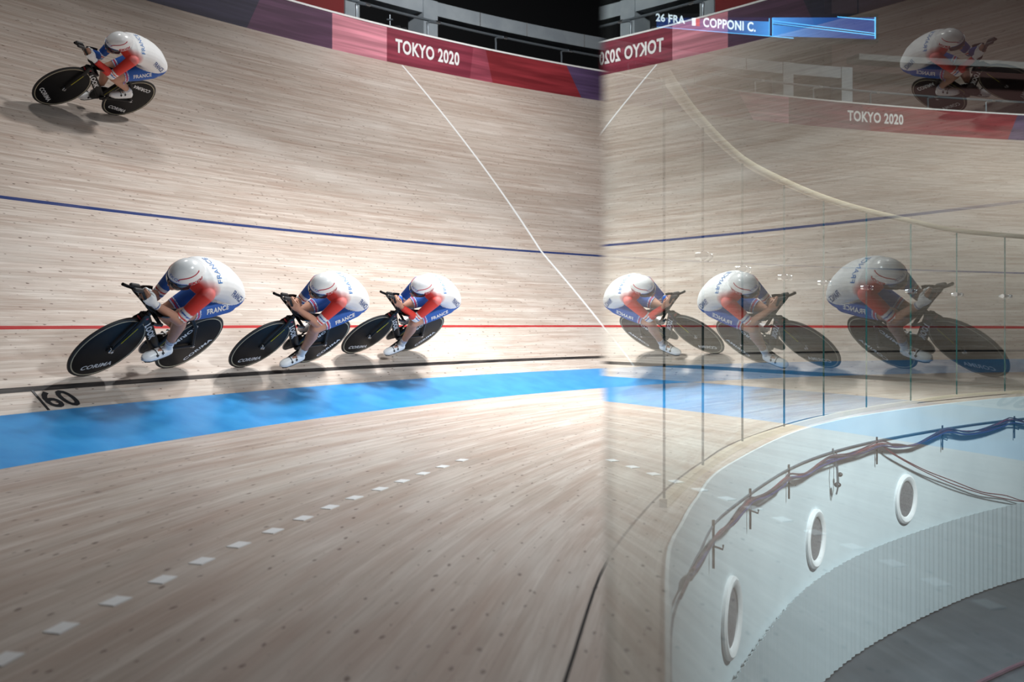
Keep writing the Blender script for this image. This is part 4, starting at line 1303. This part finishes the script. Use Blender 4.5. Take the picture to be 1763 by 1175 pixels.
        for x, w, hh, lo_h in prof[1:-1]:
            c = o0 + ax * x - up * .023
            rr.append([c + P3(0, 1, 0) * math.cos(2 * math.pi * q / 12) * w * .92 + up * math.sin(2 * math.pi * q / 12) * .006 for q in range(12)])
        s2.loft(rr); s2.build('sole', M_SHOEB, sh_o)
        s3 = MB(); sg = 1 if sd == 'L' else -1
        for x in (.125, .175):
            s3 = MB()
            hh = float(np.interp(x, [p_[0] for p_ in prof], [p_[2] for p_ in prof])); w = float(np.interp(x, [p_[0] for p_ in prof], [p_[1] for p_ in prof]))
            c = o0 + ax * x + up * hh * .72 + P3(0, sg * w * .72, 0)
            s3.ellipsoid(c, (.013, .009, .010), None, 12, 8)
            path = [o0 + ax * x + up * hh * math.sin(a) * 1.03 + P3(0, math.cos(a) * w * 1.03, 0) for a in np.linspace(.5, 2.6, 8)]
            s3.tube(path, .0032, 6)
            s3.build('dial_strap', M_SHOEB, sh_o)
    # --- helmet
    h = MB(); rr = []
    hc = J['head'] + Rh @ P3(-.026, 0, .032); Ht = Matrix.Rotation(-math.radians(-28), 3, 'Y')
    def hel(th, ph, sc=1.0):
        """th: 0 at the front, pi at the tail; ph around"""
        x = math.cos(th); s_ = math.sin(th)
        y = s_ * math.cos(ph); z = s_ * math.sin(ph)
        lx = .148 if x > 0 else .180
        taper = 1.0 if x > 0 else 1 - .26 * x * x
        zz = z * (.124 if z > 0 else .084) * (taper if z > 0 else 1)
        zz -= .030 * max(0, -x) ** 1.6
        return hc + Ht @ (P3(x * lx, y * .110 * taper, zz) * sc)
    n_, m_ = 36, 26
    for i in range(m_ + 1):
        th = math.pi * (.012 + .976 * i / m_)
        rr.append([hel(th, 2 * math.pi * q / n_) for q in range(n_)])
    h.loft(rr)
    ho_ = h.build('helmet', M_HELMET, root)
    hb = BVHTree.FromPolygons([Vector(v) for v in h.v], h.f)
    # visor: dark lens wrapped round the lower front
    vz = MB(); rr = []
    for i in range(19):
        a = math.radians(-78 + 156 * i / 18)
        col_ = []
        for k_, zz in enumerate((-.004, -.028, -.052, -.074)):
            rad = (.156, .155, .150, .141)[k_]
            col_.append(hc + Ht @ P3(math.cos(a) * rad * .99, math.sin(a) * rad * .735, zz))
        rr.append(col_ + [q + (hc - q).normalized() * .006 for q in col_[::-1]])
    vz.loft(rr); vz.build('visor', M_VISOR, ho_)
    def lh(path, rad, m__, nm):
        q = MB(); pts_ = []
        for a in path:
            d = (Ht @ P3(*a)); hit = hb.ray_cast(hc + d.normalized() * .5, -d.normalized())
            if hit[0] is not None: pts_.append(hit[0])
        q.tube(pts_, rad, 6); q.build(nm, m__, ho_)
    ang = lambda az, el: (math.cos(math.radians(el)) * math.cos(math.radians(az)), math.cos(math.radians(el)) * math.sin(math.radians(az)), math.sin(math.radians(el)))
    lh([ang(22 + 104 * k / 14, 7 + 40 * (k / 14) ** .45) for k in range(15)], [.002] + [.0045] * 12 + [.006, .003], M_HRED, 'red_stripe')
    lh([ang(-34 - 90 * k / 14, 6 + 14 * k / 14) for k in range(15)], .0045, M_HRED, 'red_stripe')
    lh([ang(-60 + 120 * k / 14, 1) for k in range(15)], .0035, M_HBLUE, 'front_edge')
    def hp_(az_c, el_c, rt=0.0):
        def f(u, v):
            uu = u * math.cos(rt) - v * math.sin(rt); vv_ = u * math.sin(rt) + v * math.cos(rt)
            d = Ht @ P3(*ang(az_c + uu * 420, el_c + vv_ * 420)); d.normalize()
            hit = hb.ray_cast(hc + d * .5, -d)
            return None if hit[0] is None else hit[0] + d * .002
        return f
    t_ = MB(); text_on(t_, 'EKOI', .085, .022, hp_(12, 14), .0); t_.build('front_lettering', M_HBLUE, ho_, False, fix=False)
    t_ = MB(); text_on(t_, 'EKOI', .155, .044, hp_(98, 4, .10), .05); t_.build('side_lettering', M_HRED, ho_, False, fix=False)
    # eyes behind the lens
    for sg in (1, -1):
        e_ = MB(); e_.ellipsoid(hpnt(.084, sg * .031, -.003), (.011, .012, .011)); e_.ellipsoid(hpnt(.094, sg * .031, -.003), (.003, .0055, .0055), Rh, 10, 6, 1); e_.build('eye', [M_EYE, M_HAIR], body)
    return root

def place(o, az, s, yaw, lean, lift=.004):
    p, t, c, n = surf_frame(az, s)
    t = (t * math.cos(yaw) + c * math.sin(yaw)).normalized()
    left = Vector((0, 0, 1)).cross(t).normalized(); up0 = t.cross(left)
    up = up0 * math.cos(lean) + left * math.sin(lean); lf = left * math.cos(lean) - up0 * math.sin(lean)
    p = p + n * lift
    M = Matrix(((t.x, lf.x, up.x, p.x), (t.y, lf.y, up.y, p.y), (t.z, lf.z, up.z, p.z), (0, 0, 0, 1)))
    o.matrix_world = M @ Matrix.Scale(0.935, 4)

TEAM = [
    (('black track bicycle with disc wheels ridden first of the lower three, nearest the camera', 'cyclist leading the lower three, bare forearms and white gloves, largest in the photo'), 8, (-1.6150, .3448, -.0408, .8336), False, True),
    (('black track bicycle with disc wheels ridden second, in the middle of the lower three', 'cyclist in the middle of the lower three, bare forearms and bare hands'), -52, (-1.5263, .3330, -.0252, .8500), False, False),
    (('black track bicycle with disc wheels ridden last of the lower three, furthest right', 'cyclist last of the lower three, long sleeves and bare hands'), -58, (-1.4336, .4641, -.0110, .8820), True, False),
    (('black track bicycle with disc wheels high up the banking at upper left', 'cyclist alone high up the banking at upper left, long sleeves and white gloves'), 105, (-1.4512, 4.5707, -.0863, 1.0292), True, True),
]
for i, (labs, crank, pose, ls, gl) in enumerate(TEAM):
    bk, lp, rp2 = make_bike(labs[0], crank, (.65, .15) if i == 3 else (-.15 + .05 * i, -1.1))
    place(bk, *pose)
    rd_ = make_rider(labs[1], crank, lp, rp2, ls, gl, sock_stripe=(i != 1))
    place(rd_, *pose)
